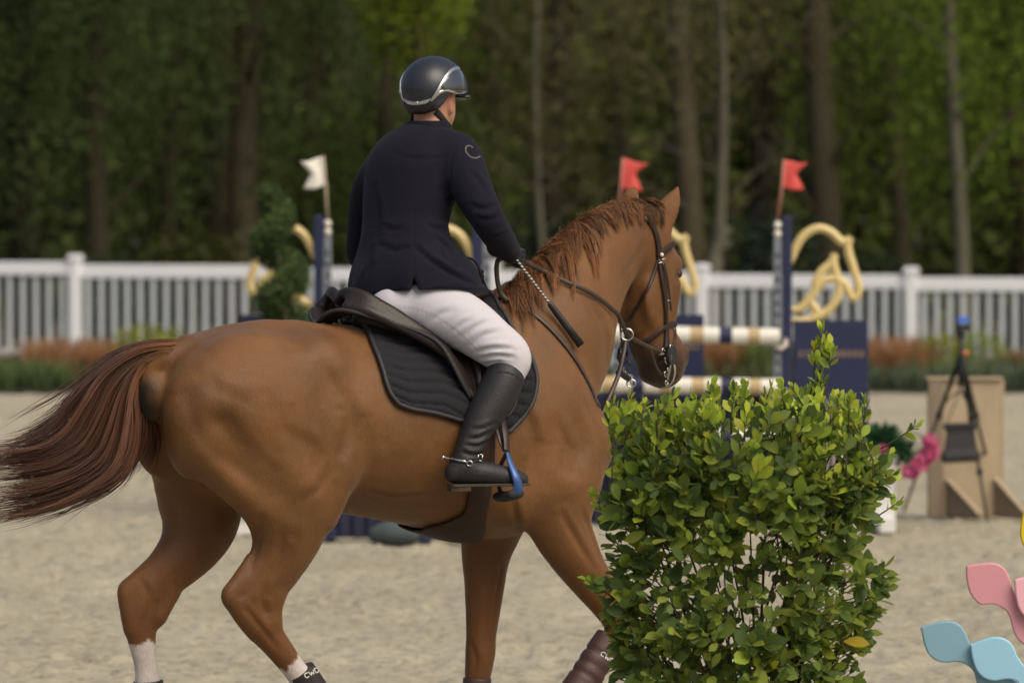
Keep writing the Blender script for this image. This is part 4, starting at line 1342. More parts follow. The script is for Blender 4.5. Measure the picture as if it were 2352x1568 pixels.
# --- half pad: a thick dark roll showing behind and below the saddle
def hp_left():
    return [np.array([P(755, 728, 0)[0], 0.0]), np.array([P(755, 728, 0)[0] + .01, .25]), uph(815, 752)]
hl = hp_left()
hb = [hl[-1], uph(880, 760), uph(960, 792), uph(1010, 815), uph(1045, 850), uph(1075, 905)]
hr = [np.array([u1 - .04, 0.0]), np.array([u1 - .03, .5]), uph(1150, 800), uph(1110, 880), uph(1075, 905)]
ht = [hl[0], (hl[0] + hr[0]) / 2, hr[0]]
G2 = coons(hl, hr, ht, hb, 26, 40)
saddle = empty('saddle', tuple(to_world(np.array([.22, 0, 1.62]))))
tag(saddle, 'dark brown leather jumping saddle under the rider, with girth and stirrups', 'saddle')
hpad = empty('half_pad', tuple(to_world(np.array([.2, 0, 1.61]))))
tag(hpad, 'black half pad with a raised rear roll between saddle and quilted pad', 'half pad')
hp_edge = [(727, 744, -.005), (738, 730, -.04), (756, 717, -.07), (780, 712, -.10), (815, 717, -.14), (865, 732, -.18), (925, 749, -.222), (980, 770, -.258), (1012, 793, -.28), (1035, 828, -.30), (1058, 872, -.315), (1082, 915, -.32)]
hp_in = [(760, 745, 0), (770, 736, -.03), (785, 726, -.06), (808, 720, -.09), (838, 722, -.13), (880, 735, -.165), (935, 755, -.205), (985, 778, -.24), (1020, 800, -.26), (1050, 830, -.28), (1080, 870, -.29), (1105, 910, -.295)]
for sd in (1, -1):
    A_ = resample(np.array([to_world(P(*q) * (1, sd, 1)) for q in hp_edge]), 48)
    B_ = resample(np.array([to_world(P(*q) * (1, sd, 1)) for q in hp_in]), 48)
    nn_ = 7
    V = np.array([[a_ * (1 - t) + b_ * t + Z * .010 * math.sin(math.pi * t) for t in np.linspace(0, 1, nn_)] for a_, b_ in zip(A_, B_)])
    i_ = np.arange(47)[:, None] * nn_ + np.arange(nn_ - 1)[None]
    po = MB().add(V.reshape(-1, 3), np.stack([i_, i_ + 1, i_ + 1 + nn_, i_ + nn_], -1).reshape(-1, 4)).build('panel', M['leather'], hpad, smooth=True)
    sm_ = po.modifiers.new('thick', 'SOLIDIFY'); sm_.thickness = .012; sm_.offset = 0
    MB().tube(A_, .0075, 8).build('rolled_edge', M['halfpad'], po, smooth=True)

# --- saddle tree: seat, rolled cantle, pommel and panels as one body
S = Solid((-.30, -.36, 1.36), (.66, .36, 1.86), .0072)
cu = P(800, 690, 0)[0]
S.chain([(cu + .03, 0, 1.715), (cu + .10, 0, 1.690), (cu + .22, 0, 1.675), (cu + .36, 0, 1.690), (cu + .48, 0, 1.735), (cu + .54, 0, 1.745)], [.026, .026, .026, .028, .032, .03], [.10, .14, .145, .115, .075, .055], LAT, k=.03)
rim = [(781, 688, 0.0), (788, 676, -.035), (808, 672, -.075), (836, 679, -.115), (862, 692, -.145), (900, 714, -.178), (945, 742, -.208), (990, 772, -.232), (1030, 800, -.25)]
pan = [(800, 706, -.10), (845, 716, -.155), (900, 742, -.195), (960, 772, -.232), (1010, 802, -.262), (1045, 835, -.285)]
for s in (-1, 1):
    S.chain([P(*q) * (1, -s, 1) for q in rim], [.022, .021, .020, .019, .018, .017, .016, .015, .012], k=.02)
    S.chain([(P(*q) + P(*r_)) / 2 * (1, -s, 1) for q, r_ in zip(rim[2:8], pan)], [.018] * 6, k=.02)
    S.chain([P(*q) * (1, -s, 1) for q in pan], [.024, .022, .020, .018, .016, .012], k=.016)
    S.chain([(cu + .03, s * .05, 1.66), (cu + .12, s * .11, 1.64), (cu + .25, s * .14, 1.622), (cu + .42, s * .12, 1.635), (cu + .52, s * .10, 1.650)], [.04, .045, .04, .045, .05], k=.03)
    S.chain([(cu + .10, s * .10, 1.675), (cu + .22, s * .15, 1.65), (cu + .36, s * .15, 1.64)], [.03, .03, .03], k=.03)
V, F = S.skin(2); F = orient(V, F)
so = link('seat', mesh_np('seat', to_world(V), F), M['leather'], saddle)
SB = bvh_of(to_world(V), F)
# flaps lie over the pad, knee blocks on them
fl = [uph(905, 735), uph(985, 770), uph(1015, 805), uph(1040, 855), uph(1075, 925), uph(1095, 955)]
fb = [fl[-1], uph(1120, 965), uph(1150, 955), uph(1170, 925)]
fr = [uph(1130, 730), uph(1165, 775), uph(1195, 830), uph(1192, 880), uph(1170, 925)]
ft_ = [fl[0], uph(1000, 732), uph(1070, 725), fr[0]]
G3 = coons(fl, fr, ft_, fb, 34, 26)
for sd in (1, -1):
    fo, Vf = panel('flap', G3, lambda a, b: .042 - .006 * a, M['leather'], saddle, sd, .006)
    MB().tube(np.vstack([Vf[:, 0], Vf[-1, 1:], Vf[-2::-1, -1]])[::2], .0045, 8).build('welt', M['leather'], fo, smooth=True)
    kb = [on_barrel(*(uph(1075, 800) * (1 - t) + uph(1085, 905) * t), .046, sd) for t in np.linspace(0, 1, 10)]
    MB().tube(kb, [.008, .016, .020, .022, .022, .021, .019, .016, .012, .006], 10).build('knee_block', M['leather'], fo, smooth=True)

# --- girth with belly guard, buckled on the near side
ga = uph(1108, 1010); gb = uph(1100, 1120); gc = uph(1085, 1190); gd = uph(1075, 1230)
gpts = np.array([ga, gb, gc, gd])
ph = np.linspace(gpts[0, 1] - .2, math.pi, 46)
uc = np.interp(ph, gpts[:, 1], gpts[:, 0])
Vg = []
for p_, u_ in zip(ph, uc):
    g = np.clip((p_ - 2.45) / .45, 0, 1); g = g * g * (3 - 2 * g)
    row = []
    for j in np.linspace(-1, 1, 15):
        hw = (.045 + .01 * g) if j > 0 else (.045 + .13 * g)
        row.append(on_barrel(u_ + j * hw, p_, .012 + .004 * (1 - j * j)))
    Vg.append(row)
Vg = np.array(Vg)
for sd in (1, -1):
    Vs = Vg.copy()
    if sd < 0:
        q = to_horse(Vs.reshape(-1, 3)); q[:, 1] *= -1; Vs = to_world(q).reshape(Vs.shape)
    n, m = Vs.shape[:2]
    idx = np.arange(n * m).reshape(n, m)
    f = np.stack([idx[:-1, :-1], idx[:-1, 1:], idx[1:, 1:], idx[1:, :-1]], -1).reshape(-1, 4)
    go = MB().add(Vs.reshape(-1, 3), f).build('girth', M['girth'], saddle, smooth=True)
    sm = go.modifiers.new('thick', 'SOLIDIFY'); sm.thickness = .007; sm.offset = 0
gsh = go
for sx in (-.018, .018):
    c = on_barrel(uph(1098, 1080)[0] + sx, uph(1098, 1080)[1], .022)
    q = [c + np.array(v) for v in ((-.012, 0, -.012), (.012, 0, -.012), (.012, 0, .012), (-.012, 0, .012), (-.012, 0, -.012))]
    mbk = MB()
    mbk.tube(q, .0028, 6).build('buckle', M['steel'], saddle, smooth=True)

# --- stirrup leathers and irons
def stirrup(sd):
    def W(px, py, v): return to_world(P(px, py, v) * (1, sd, 1))
    lp = [W(1140, 880, -.352), W(1150, 930, -.352), W(1156, 970, -.355), W(1162, 1005, -.372), W(1164, 1036, -.398)]
    lp = catmull(lp, 6)
    lo_ = MB().tube(lp, .013, 8, flat=.22, up=np.tile(L * -sd, (len(lp), 1))).build('stirrup_leather', M['bridle'], saddle, smooth=True)
    lp2 = catmull([W(1118, 900, -.335), W(1135, 960, -.338), W(1150, 1010, -.36), W(1160, 1036, -.392)], 6)
    MB().tube(lp2, .011, 8, flat=.22, up=np.tile(L * -sd, (len(lp2), 1))).build('stirrup_leather', M['bridle'], saddle, smooth=True)
    top_ = W(1165, 1038, -.402)
    near_b = catmull([top_, W(1172, 1062, -.43), W(1184, 1092, -.462), W(1190, 1118, -.466), W(1183, 1134, -.455)], 7)
    iron = MB().tube(near_b, np.r_[np.linspace(.008, .014, 10), np.linspace(.014, .022, len(near_b) - 10)], 10, flat=.45, up=np.tile(L * -sd, (len(near_b), 1))).build('stirrup_iron', M['blue'], saddle, smooth=True)
    far_b = catmull([top_, W(1152, 1064, -.385), W(1146, 1095, -.365), W(1148, 1125, -.362), W(1160, 1138, -.372)], 7)
    MB().tube(far_b, .0085, 10, flat=.6, up=np.tile(L, (len(far_b), 1))).build('branch', M['leather'], iron, smooth=True)
    tr = [W(1186, 1133, -.468), W(1168, 1139, -.42), W(1150, 1140, -.362)]
    tp = catmull(tr, 6)
    MB().tube(tp, [.034] * len(tp), 10, flat=.55).build('tread', M['rubber'], iron, smooth=True)
stirrup(1); stirrup(-1)

# --- leather straps lying on the horse
def strap_path(px, off=.006, n=30, bvh=None, vmin=None):
    c, nn = [], []
    for x, y in resample(px, n):
        h, q = cast_on(BVH if bvh is None else bvh, x, y, off)
        if h is not None:
            c.append(h); nn.append(q)
    return np.array(c), np.array(nn)
def smooth_path(c, it=2):
    c = c.copy()
    for _ in range(it):
        c[1:-1] = .5 * c[1:-1] + .25 * (c[:-2] + c[2:])
    return c
def strap(name, px, w, mat, parent, off=.006, th=.3, n=30):
    c, nn = strap_path(px, off, n)
    c = smooth_path(c); nn = smooth_path(nn, 3)
    return MB().tube(c, w, 8, flat=th, up=nn).build(name, mat, parent, smooth=True)
def head_mirror(p):
    q = to_horse(p) - hc(1495, 650)
    q = q - 2 * np.outer(q @ HL, HL)
    return to_world(q + hc(1495, 650))
def both(name, px, w, mat, parent, off=.006, th=.3, n=30):
    o1 = strap(name, px, w, mat, parent, off, th, n)
    c, nn = strap_path(px, off, n); c = smooth_path(c); nn = smooth_path(nn, 3)
    n2 = head_mirror(O + nn + 0) - head_mirror(O + 0 * nn)
    MB().tube(head_mirror(c), w, 8, flat=th, up=n2).build(name, mat, parent, smooth=True)
    return o1

bridle = empty('bridle', tuple(to_world(hc(1495, 560))))
tag(bridle, 'brown leather bridle with steel bit on the head of the chestnut horse', 'bridle')
BO = .007
both('headpiece', [(1478, 500), (1492, 512), (1503, 532), (1509, 556), (1512, 580), (1513, 596)], .013, M['bridle'], bridle, BO)
both('browband', [(1512, 582), (1522, 577), (1534, 568), (1542, 560)], .012, M['bridle'], bridle, BO + .002)
strap('throat_lash', [(1511, 592), (1502, 625), (1490, 660), (1474, 690), (1458, 715), (1444, 735)], .0065, M['bridle'], bridle, BO, .4)
ck = both('cheekpiece', [(1513, 594), (1517, 630), (1522, 670), (1526, 710), (1528, 750), (1529, 790), (1528, 804)], .0105, M['bridle'], bridle, BO + .002)
both('cheekpiece', [(1519, 604), (1526, 640), (1531, 680), (1534, 712)], .008, M['bridle'], bridle, BO + .006)
both('noseband', [(1548, 745), (1538, 744), (1522, 752), (1505, 766), (1488, 780), (1470, 788)], .010, M['bridle'], bridle, BO + .004)
both('drop_strap', [(1546, 748), (1548, 775), (1542, 800), (1528, 822), (1505, 838)], .005, M['bridle'], bridle, BO + .002, .4)
st, _ = cast(1513, 585, BO + .010)
b = bmesh.new(); bmesh.ops.create_uvsphere(b, u_segments=14, v_segments=10, radius=.0075); bmesh.ops.translate(b, verts=b.verts, vec=tuple(st))
me = bpy.data.meshes.new('stud'); b.to_mesh(me); b.free()
M['pearl'] = simple('pale stud', (.70, .68, .55), .25, var=.05)
link('stud', me, M['pearl'], bridle)
for (xa, ya, xb, yb) in ((1508, 604, 1517, 602), (1515, 596, 1522, 594), (1526, 690, 1532, 689)):
    c, nn = strap_path([(xa, ya), ((xa + xb) / 2, (ya + yb) / 2), (xb, yb)], .014, 6)
    MB().tube(c, .0028, 6).build('keeper', M['steel'], bridle, smooth=True)
# bit: cheek shank, rings, curb pieces, and the round rubber guard
def bit_side(sd):
    def T(px, py, out):
        h, n = cast(px, py)
        p = h + (-(HL[0] * U + HL[1] * L)) * out
        return p if sd > 0 else head_mirror(p[None])[0]
    def ringpts(c, r, a0=0, a1=2 * math.pi, n=20):
        fx = (HF[0] * U + HF[1] * L)
        return [c + fx * math.cos(t) * r + Z * math.sin(t) * r for t in np.linspace(a0, a1, n)]
    shank = [T(1530, 800, .014), T(1529, 815, .022), T(1527, 835, .024), T(1525, 855, .022), T(1523, 872, .018)]
    bo_ = MB().tube(catmull(shank, 5), .0036, 8).build('bit', M['steel'], bridle, smooth=True)
    for (x, y, r, a0, a1) in ((1529, 797, .010, 0, 6.28), (1512, 806, .012, .3, 5.2), (1520, 824, .017, 2.8, 6.5), (1517, 858, .011, 1.5, 6.4), (1519, 878, .010, 2.2, 7.0), (1523, 848, .007, 0, 6.28)):
        MB().tube(ringpts(T(x, y, .022), r, a0, a1), .0026, 6, cap=False).build('ring', M['steel'], bo_, smooth=True)
    MB().tube([T(1503, 812, .016), T(1516, 813, .020)], [.010, .010], 10, flat=.6).build('curb_hook', M['steel'], bo_, smooth=True)
    gcn = T(1537, 816, .012)
    ax = (-(HL[0] * U + HL[1] * L)) * (1 if sd > 0 else -1)
    MB().tube([gcn - ax * .004, gcn + ax * .004], [.036, .035], 28, up=Z).build('bit_guard', M['rubber'], bo_, smooth=False)
    return shank
bit_side(1); bit_side(-1)
# pale lather along the lip
M['lather'] = simple('pale lather', (.42, .38, .32), .6, var=.2, vscale=80)
strap('lather', [(1546, 832), (1550, 850), (1546, 872), (1535, 886), (1518, 891)], .0045, M['lather'], bridle, .001, .5)

# reins: near rein from the glove over the neck to the ring and the bit
reins = empty('reins', tuple(O + rh))
tag(reins, 'long brown leather reins running from the gloved hand along the neck to the bit', 'reins')
def mixed(px, off, ends=None):
    """path over the horse where it is hit; ends = first/last world points"""
    c, _ = strap_path(px, off, 34)
    if ends:
        a, b = ends
        if a is not None: c[0] = a
        if b is not None: c[-1] = b
    return smooth_path(c, 4)
hand_w = O + rh + np.array([.015, .0, -.012])
over = [(1250, 632), (1300, 655), (1340, 670), (1380, 697), (1410, 722)]
c, _ = strap_path(over, .016, 24)
ringc = to_world(P(1440, 768, .02))
d0 = c[-1]
tail_r = [d0 + (ringc - d0) * t for t in (.35, .7, 1.0)]
c = np.vstack([[hand_w], [hand_w + (c[0] - hand_w) * .5], c, tail_r])
c = smooth_path(resample(c, 60), 3)
def strap_up(pts):
    d = CAMP - pts; d /= np.linalg.norm(d, axis=1, keepdims=True)
    return d
MB().tube(c, .0085, 8, flat=.35, up=strap_up(c)).build('rein', M['rein'], reins, smooth=True)
bitw, _ = cast(1512, 806, .02)
c2 = catmull([ringc, ringc + (bitw - ringc) * .45 + Z * -.004, bitw + (ringc - bitw) * .12, bitw], 8)
MB().tube(c2, .0075, 8, flat=.35, up=strap_up(c2)).build('rein_end', M['rein'], reins, smooth=True)
curbw, _ = cast(1517, 856, .02)
sr = ringc + (bitw - ringc) * .70
c2 = catmull([sr, sr * .55 + curbw * .45 - Z * .018, curbw], 8)
MB().tube(c2, .005, 8, flat=.4, up=strap_up(c2)).build('curb_rein', M['rein'], reins, smooth=True)
# far rein and the bight hanging by the withers
lhw = O + lh
c = catmull([lhw, O + Q(1112, 662, .34), to_world(P(1165, 672, .12)), to_world(P(1230, 640, .20)), to_world(P(1320, 580, .30)), to_world(P(1400, 560, .36)), head_mirror(bitw[None])[0]], 10)
MB().tube(c, .0085, 8, flat=.35).build('rein', M['rein'], reins, smooth=True)
c = catmull([hand_w - (.03, 0, .0), O + Q(1143, 600, .19), O + Q(1142, 640, .19), O + Q(1150, 672, .20), O + Q(1165, 690, .2)], 8)
MB().tube(c, .009, 8, flat=.35, up=strap_up(c)).build('bight', M['rein'], reins, smooth=True)
c = catmull([O + Q(1048, 596, .34), O + Q(1075, 592, .30), O + Q(1096, 606, .28), O + Q(1108, 640, .27), O + Q(1125, 672, .25), O + Q(1150, 690, .22)], 8)
MB().tube(c, .0045, 8).build('bight', M['blackcloth'], reins, smooth=True)

# martingale: neck strap, rein ring, fork straps
mart = empty('martingale', tuple(to_world(P(1300, 790, -.2))))
tag(mart, 'brown martingale neck strap across the shoulder with a steel rein ring', 'martingale')
strap('neck_strap', [(1158, 690), (1195, 703), (1240, 733), (1285, 778), (1320, 825), (1348, 875), (1366, 915), (1374, 935)], .0088, M['rein'], mart, .007)
rx = np.array([1, 0, 0]) ; 
a = np.linspace(0, 2 * math.pi, 26)
MB().tube([ringc + np.array([math.cos(t) * .022, .0, math.sin(t) * .021]) for t in a], .0032, 8, cap=False).build('ring', M['steel'], mart, smooth=True)
c = catmull([ringc + (-.005, 0, -.022), to_world(P(1432, 812, .0)), to_world(P(1420, 862, -.02)), to_world(P(1398, 915, -.05)), to_world(P(1378, 962, -.09)), to_world(P(1360, 1000, -.06))], 8)
MB().tube(c, .0085, 8, flat=.35, up=strap_up(c)).build('fork_strap', M['bridle'], mart, smooth=True)
c = catmull([to_world(P(1418, 852, .02)), to_world(P(1432, 862, .04)), to_world(P(1446, 872, .06))], 6)
MB().tube(c, .011, 8, flat=.35, up=strap_up(c)).build('fork_strap', M['black'], mart, smooth=True)
c = catmull([to_world(P(1420, 818, .03)), to_world(P(1438, 826, .05))], 6)
MB().tube(c, .012, 8, flat=.35, up=strap_up(c)).build('fork_strap', M['black'], mart, smooth=True)
r2 = to_world(P(1450, 880, .07))
MB().tube([r2 + np.array([math.cos(t) * .016, .0, math.sin(t) * .014]) for t in a], .003, 8, cap=False).build('ring', M['steel'], mart, smooth=True)

# riding crop: striped braided shaft, broad flat end
crop = empty('riding_crop', tuple(O + rh))
tag(crop, 'black riding crop with striped braided shaft held in the gloved right hand', 'riding crop')
cA = O + rh + np.array([.005, -.01, -.004])
cast_b, _ = cast(1322, 795, .03)
cB = to_world(P(1324, 797, -.30)) if cast_b is None else cast_b
mid_c, _ = cast(1255, 702, .02)
dirc = cB - cA
def crop_at(t): return cA + dirc * t
tm_ = .53
# keep the shaft clear of the neck
push = 0.0
for t in np.linspace(.1, 1, 20):
    p = crop_at(t); dd = p - CAMP; D = np.linalg.norm(dd); dd /= D
    h, n, _, _ = BVH.ray_cast(Vector(CAMP), Vector(dd))
    if h is not None: push = max(push, D - (np.linalg.norm(np.array(h) - CAMP) - .012))
if push > 0:
    vdir = (CAMP - cB); vdir /= np.linalg.norm(vdir)
    cB = cB + vdir * push * 1.6; dirc = cB - cA
def crop_mat():
    m, nt, b_ = new_mat('striped braid')
    tc = N_(nt, 'ShaderNodeUVMap')
    at = N_(nt, 'ShaderNodeAttribute'); at.attribute_name = 'col'
    nt.links.new(at.outputs['Color'], b_.inputs['Base Color'])
    b_.inputs['Roughness'].default_value = .5
    return m
ns = 150
shaft = np.array([crop_at(-.05 + (tm_ + .05) * i / (ns - 1)) for i in range(ns)])
V, F = tube_vf(shaft, .0042, 12)
me = mesh_np('shaft', V, F)
ang = np.tile(np.arange(12) / 12.0, ns); row = np.repeat(np.arange(ns), 12)
stripe = ((row / 150 * 17 + ang) % 1.0) < .5
set_color(me, np.where(stripe[:, None], (.55, .55, .52), (.012, .012, .012)))
link('shaft', me, crop_mat(), crop)
MB().tube([crop_at(tm_ - .01), crop_at(tm_ + .01), crop_at(tm_ + .05), crop_at(.8), crop_at(1.0)], [.005, .010, .0115, .013, .015], 12, flat=.6, up=strap_up(np.array([crop_at(q_) for q_ in (tm_ - .01, tm_ + .01, tm_ + .05, .8, 1.0)]))).build('flapper', M['black'], crop, smooth=True)

# boots on the horse's legs
M['brownboot'] = simple('brown tendon boot', (.055, .025, .021), .55, var=.2, vscale=30, bump=.2, bscale=120)
M['fetboot'] = simple('dark fetlock boot', (.026, .018, .018), .6, var=.2, vscale=30, bump=.2, bscale=120)
M['letter'] = simple('white print', (.70, .68, .64), .6, var=.03)
def leg_boot(name, pts, rads, ribs, mat, label, lat, taper=.92):
    e_ = empty(name, tuple(to_world(np.asarray(pts[-1]))))
    tag(e_, label, 'horse boot')
    c = catmull(np.c_[np.array(pts), np.array(rads)], 8)
    pos, rr = to_world(c[:, :3]), c[:, 3].copy()
    for i in range(len(rr)):
        rr[i] += ribs(i / (len(rr) - 1))
    pos2 = np.vstack([pos[:1], pos, pos[-1:]]); rr2 = np.r_[rr[0] - .008, rr, rr[-1] - .008]
    d = pos[1] - pos[0]; pos2[0] = pos[0] + d * .05; pos2[-1] = pos[-1] - d * .05
    T_, F_ = tube_vf(pos2[1:-1], rr2[1:-1], 26, True, taper, up=L)
    o_ = MB().add(T_, F_).build('shell', mat, e_, smooth=True)
    return e_, o_
def rib3(t): return -.007 * sum(math.exp(-((t - q) / .025) ** 2) for q in (.30, .48, .66)) 
nb, nbo = leg_boot('tendon_boot', [P(1402, 1466, -.16), P(1372, 1512, -.16), P(1345, 1556, -.16), P(1320, 1594, -.16)], [.058, .061, .062, .064], rib3, M['brownboot'], 'brown ribbed tendon boot with white lettering on the bent foreleg', LAT)
fb_, fbo = leg_boot('tendon_boot', [P(1096, 1556, .15), P(1094, 1610, .15), P(1094, 1670, .15)], [.053, .054, .056], rib3, M['brownboot'], 'brown tendon boot on the straight standing foreleg', LAT)
hb_, hbo = leg_boot('fetlock_boot', [P(690, 1540, -.16), P(706, 1566, -.16), P(722, 1590, -.16)], [.054, .056, .056], lambda t: 0, M['fetboot'], 'dark fetlock boot with white lettering above the raised hind hoof', LAT)
hf_, hfo = leg_boot('fetlock_boot', [P(340, 1563, .155), P(342, 1590, .155), P(346, 1615, .155)], [.054, .056, .056], lambda t: 0, M['fetboot'], 'dark fetlock boot below the longer white sock', LAT)
def print_word(parent_o, shell, word, px, size, ang):
    """raised print: each letter a strip of thin bars laid on the boot"""
    me_ = shell.data
    bv = BVHTree.FromPolygons([tuple(v.co) for v in me_.vertices], [tuple(p.vertices) for p in me_.polygons])
    glyph = {'C': [[(1, .9), (.75, 1), (.3, 1), (0, .75), (0, .25), (.3, 0), (.75, 0), (1, .1)]], 'W': [[(0, 1), (.25, 0), (.5, .7), (.75, 0), (1, 1)]], 'D': [[(0, 0), (0, 1), (.6, 1), (1, .7), (1, .3), (.6, 0), (0, 0)]]}
    ca, sa = math.cos(ang), math.sin(ang)
    adv = 0
    for ch in word:
        w_ = 1.15 if ch == 'W' else .8
        m_ = MB()
        for line in glyph[ch]:
            pts = []
            for x, y in resample(line, 18):
                lx, ly = (adv + x * w_) * size, -y * size
                h, n, _, _ = bv.ray_cast(Vector(CAMP), Vector(ray(px[0] + lx * ca - ly * sa, px[1] + lx * sa + ly * ca)))
                if h is not None: pts.append(np.array(h + n * .0012))
            if len(pts) > 2: m_.tube(pts, .0021, 5)
        if m_.n: m_.build('letter', M['letter'], shell)
        adv += w_ + .28
print_word(nb, nbo, 'CWD', (1379, 1503), 10, R(38))
print_word(hb_, hbo, 'CWD', (703, 1556), 10, R(-27))
# ------------------------------------------------------------------ fence
M['white'] = simple('white vinyl fence', (.84, .85, .86), .55, var=.05, vscale=6, spec=.3)
def px_at(px, py, d):
    return at_y(px, py, d)
fence_d = lambda px: 65.0 + (62.0 - 65.0) * px / 2352.0
fence_top = lambda px: 600 + 36 * px / 2352.0
def fence_pt(px):
    d = fence_d(px)
    p = at_y(px, fence_top(px), d)
    return p
fA, fB = fence_pt(173 - 480 * 5), fence_pt(173 + 480 * 9)
fdir = fB - fA; flen = np.linalg.norm(fdir[:2]); fx = fdir / flen
frot = math.atan2(fx[1], fx[0])
fence = empty('picket_fence', (float(fA[0]), float(fA[1]), float(fA[2] - 1.17)))
tag(fence, 'white vinyl picket fence with square capped posts behind the planted border', 'fence')
Rf = np.array([[math.cos(frot), -math.sin(frot), 0], [math.sin(frot), math.cos(frot), 0], [0, 0, 1]])
pitch_m = .148
posts_px = [173 + 480 * k for k in range(-5, 10)]
post_pos = [fence_pt(p) for p in posts_px]
def fence_copy(name, proto, pos, first):
    o = proto if first else proto.copy()
    if not first: COL.objects.link(o)
    o.name = name
    o.matrix_parent_inverse = parent_inv(fence)
    o.location = tuple(pos); o.rotation_euler = (0, 0, frot)
    return o
pm = MB().box((0, 0, -.585), (.125, .125, 1.23)).box((0, 0, .045), (.165, .165, .035)).box((0, 0, .075), (.135, .135, .03))
pproto = pm.build('post', M['white'], None, bevel=.012); pproto.parent = fence
for i, p in enumerate(post_pos): fence_copy('post', pproto, p, i == 0)
M['picket'] = simple('shaded white pickets', (.56, .60, .60), .5, var=.06, vscale=6)  # white pickets greyed: the shade on them is put into the colour
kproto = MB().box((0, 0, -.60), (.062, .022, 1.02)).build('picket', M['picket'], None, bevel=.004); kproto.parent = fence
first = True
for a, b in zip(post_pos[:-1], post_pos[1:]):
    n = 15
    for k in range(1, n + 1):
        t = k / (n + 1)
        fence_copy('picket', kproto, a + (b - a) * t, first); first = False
for i, (a, b) in enumerate(zip(post_pos[:-1], post_pos[1:])):
    for z, h_ in ((-.085, .15), (-1.05, .09)):
        m_ = MB().box(((a + b) / 2) + (0, -.0, z), (np.linalg.norm((b - a)[:2]) - .125, .055, h_), Rf)
        m_.build('rail', M['white'], fence, bevel=.008)

# ------------------------------------------------------------------ leaves as geometry
def leaf_cloud(name, C, size, col, aspect=.55, up_bias=0.0, mat=None, parent=None, kind=None):
    """four-cornered leaves at centres C"""
    n = len(C)
    d = RNG.normal(0, 1, (n, 3)); d[:, 2] += up_bias; d /= np.linalg.norm(d, axis=1, keepdims=True)
    r = RNG.normal(0, 1, (n, 3)); r -= (r * d).sum(1, keepdims=True) * d; r /= np.linalg.norm(r, axis=1, keepdims=True)
    s = np.broadcast_to(size, (n,))[:, None] * RNG.uniform(.6, 1.3, (n, 1))
    nn = np.cross(d, r)
    V = np.stack([C - d * s * .5, C + r * s * aspect * .5 + nn * s * .06, C + d * s * .5, C - r * s * aspect * .5 + nn * s * .06], 1)
    F = np.arange(4 * n).reshape(n, 4)
    me = mesh_np(name, V.reshape(-1, 3), F)
    set_color(me, np.repeat(col, 4, 0))
    o = link(name, me, mat or M['leaf'], parent, smooth=False)
    if kind: o['kind'] = kind
    return o

# ------------------------------------------------------------------ planted border before the fence
def blades(name, px0, px1, d0, d1, n, h, base, tip, lean=.3, w=.012, parent=None, zbase=0.0):
    px = RNG.uniform(px0, px1, n); dd = RNG.uniform(d0, d1, n)
    x = (px - VW / 2) / FPX * dd
    ctr = np.stack([x, dd, np.full(n, zbase)], 1)
    hh = h * RNG.uniform(.45, 1.1, n)
    a = RNG.uniform(0, 2 * math.pi, n)
    ln = np.stack([np.cos(a), np.sin(a), np.zeros(n)], 1) * (hh * lean * RNG.uniform(.2, 1.2, n))[:, None]
    side = np.stack([-np.sin(a), np.cos(a), np.zeros(n)], 1) * w * RNG.uniform(.6, 1.4, (n, 1))
    p1 = ctr + ln * .35 + np.stack([np.zeros(n), np.zeros(n), hh * .6], 1)
    p2 = ctr + ln + np.stack([np.zeros(n), np.zeros(n), hh], 1)
    V = np.stack([ctr - side, ctr + side, p1 + side * .8, p1 - side * .8, p2 + side * .2, p2 - side * .2], 1)
    F = (np.array([[0, 1, 2, 3], [3, 2, 4, 5]])[None] + 6 * np.arange(n)[:, None, None]).reshape(-1, 4)
    me = mesh_np(name, V.reshape(-1, 3), F)
    base, tip = np.array(base), np.array(tip)
    c = 1.7 * np.stack([base, base, (base + tip) / 2, (base + tip) / 2, tip, tip])[None] * RNG.uniform(.6, 1.4, (n, 1, 1))
    set_color(me, c.reshape(-1, 3))
    return link(name, me, M['leaf'], parent, smooth=False)
RED0, RED1 = (.11, .065, .03), (.30, .16, .075)
GR0, GR1 = (.05, .062, .026), (.12, .14, .06)
M['soil'] = simple('border soil', (.04, .032, .022), .95, var=.3, vscale=5, bump=.4, bscale=12)
bed = sheet('border_bed', np.linspace(-28, 28, 70), np.linspace(59.6, 75, 12), lambda X, Y: .0 + .05 * np.clip((Y - 59.6) / .6, 0, 1) + .10 * np.clip(-X / 7, 0, 1) * np.clip((Y - 61) / 3, 0, 1), M['soil'])
tag(bed, kind='structure')
def border(name, lab, cat, *specs):
    e_ = None
    V, F, C, n = [], [], [], 0
    for sp in specs:
        o = blades(name, *sp)
        if e_ is None: e_ = o
        else:
            me = o.data
            v = np.zeros(len(me.vertices) * 3, np.float32); me.vertices.foreach_get('co', v)
        V.append(o)
    if len(V) > 1:
        vs_, fs_, cs_ = [], [], []; off = 0
        for o in V:
            me = o.data
            v = np.zeros(len(me.vertices) * 3, np.float32); me.vertices.foreach_get('co', v)
            c = np.zeros(len(me.vertices) * 4, np.float32); me.color_attributes['col'].data.foreach_get('color', c)
            f = np.zeros(len(me.loops), np.int32); me.loops.foreach_get('vertex_index', f)
            vs_.append(v.reshape(-1, 3)); cs_.append(c.reshape(-1, 4)); fs_.append(f.reshape(-1, 4) + off); off += len(vs_[-1])
            bpy.data.objects.remove(o)
        me = mesh_np(name, np.vstack(vs_), np.vstack(fs_)); set_color(me, np.vstack(cs_))
        e_ = link(name, me, M['leaf'], None, smooth=False)
    tag(e_, lab, cat, kind='stuff')
    return e_
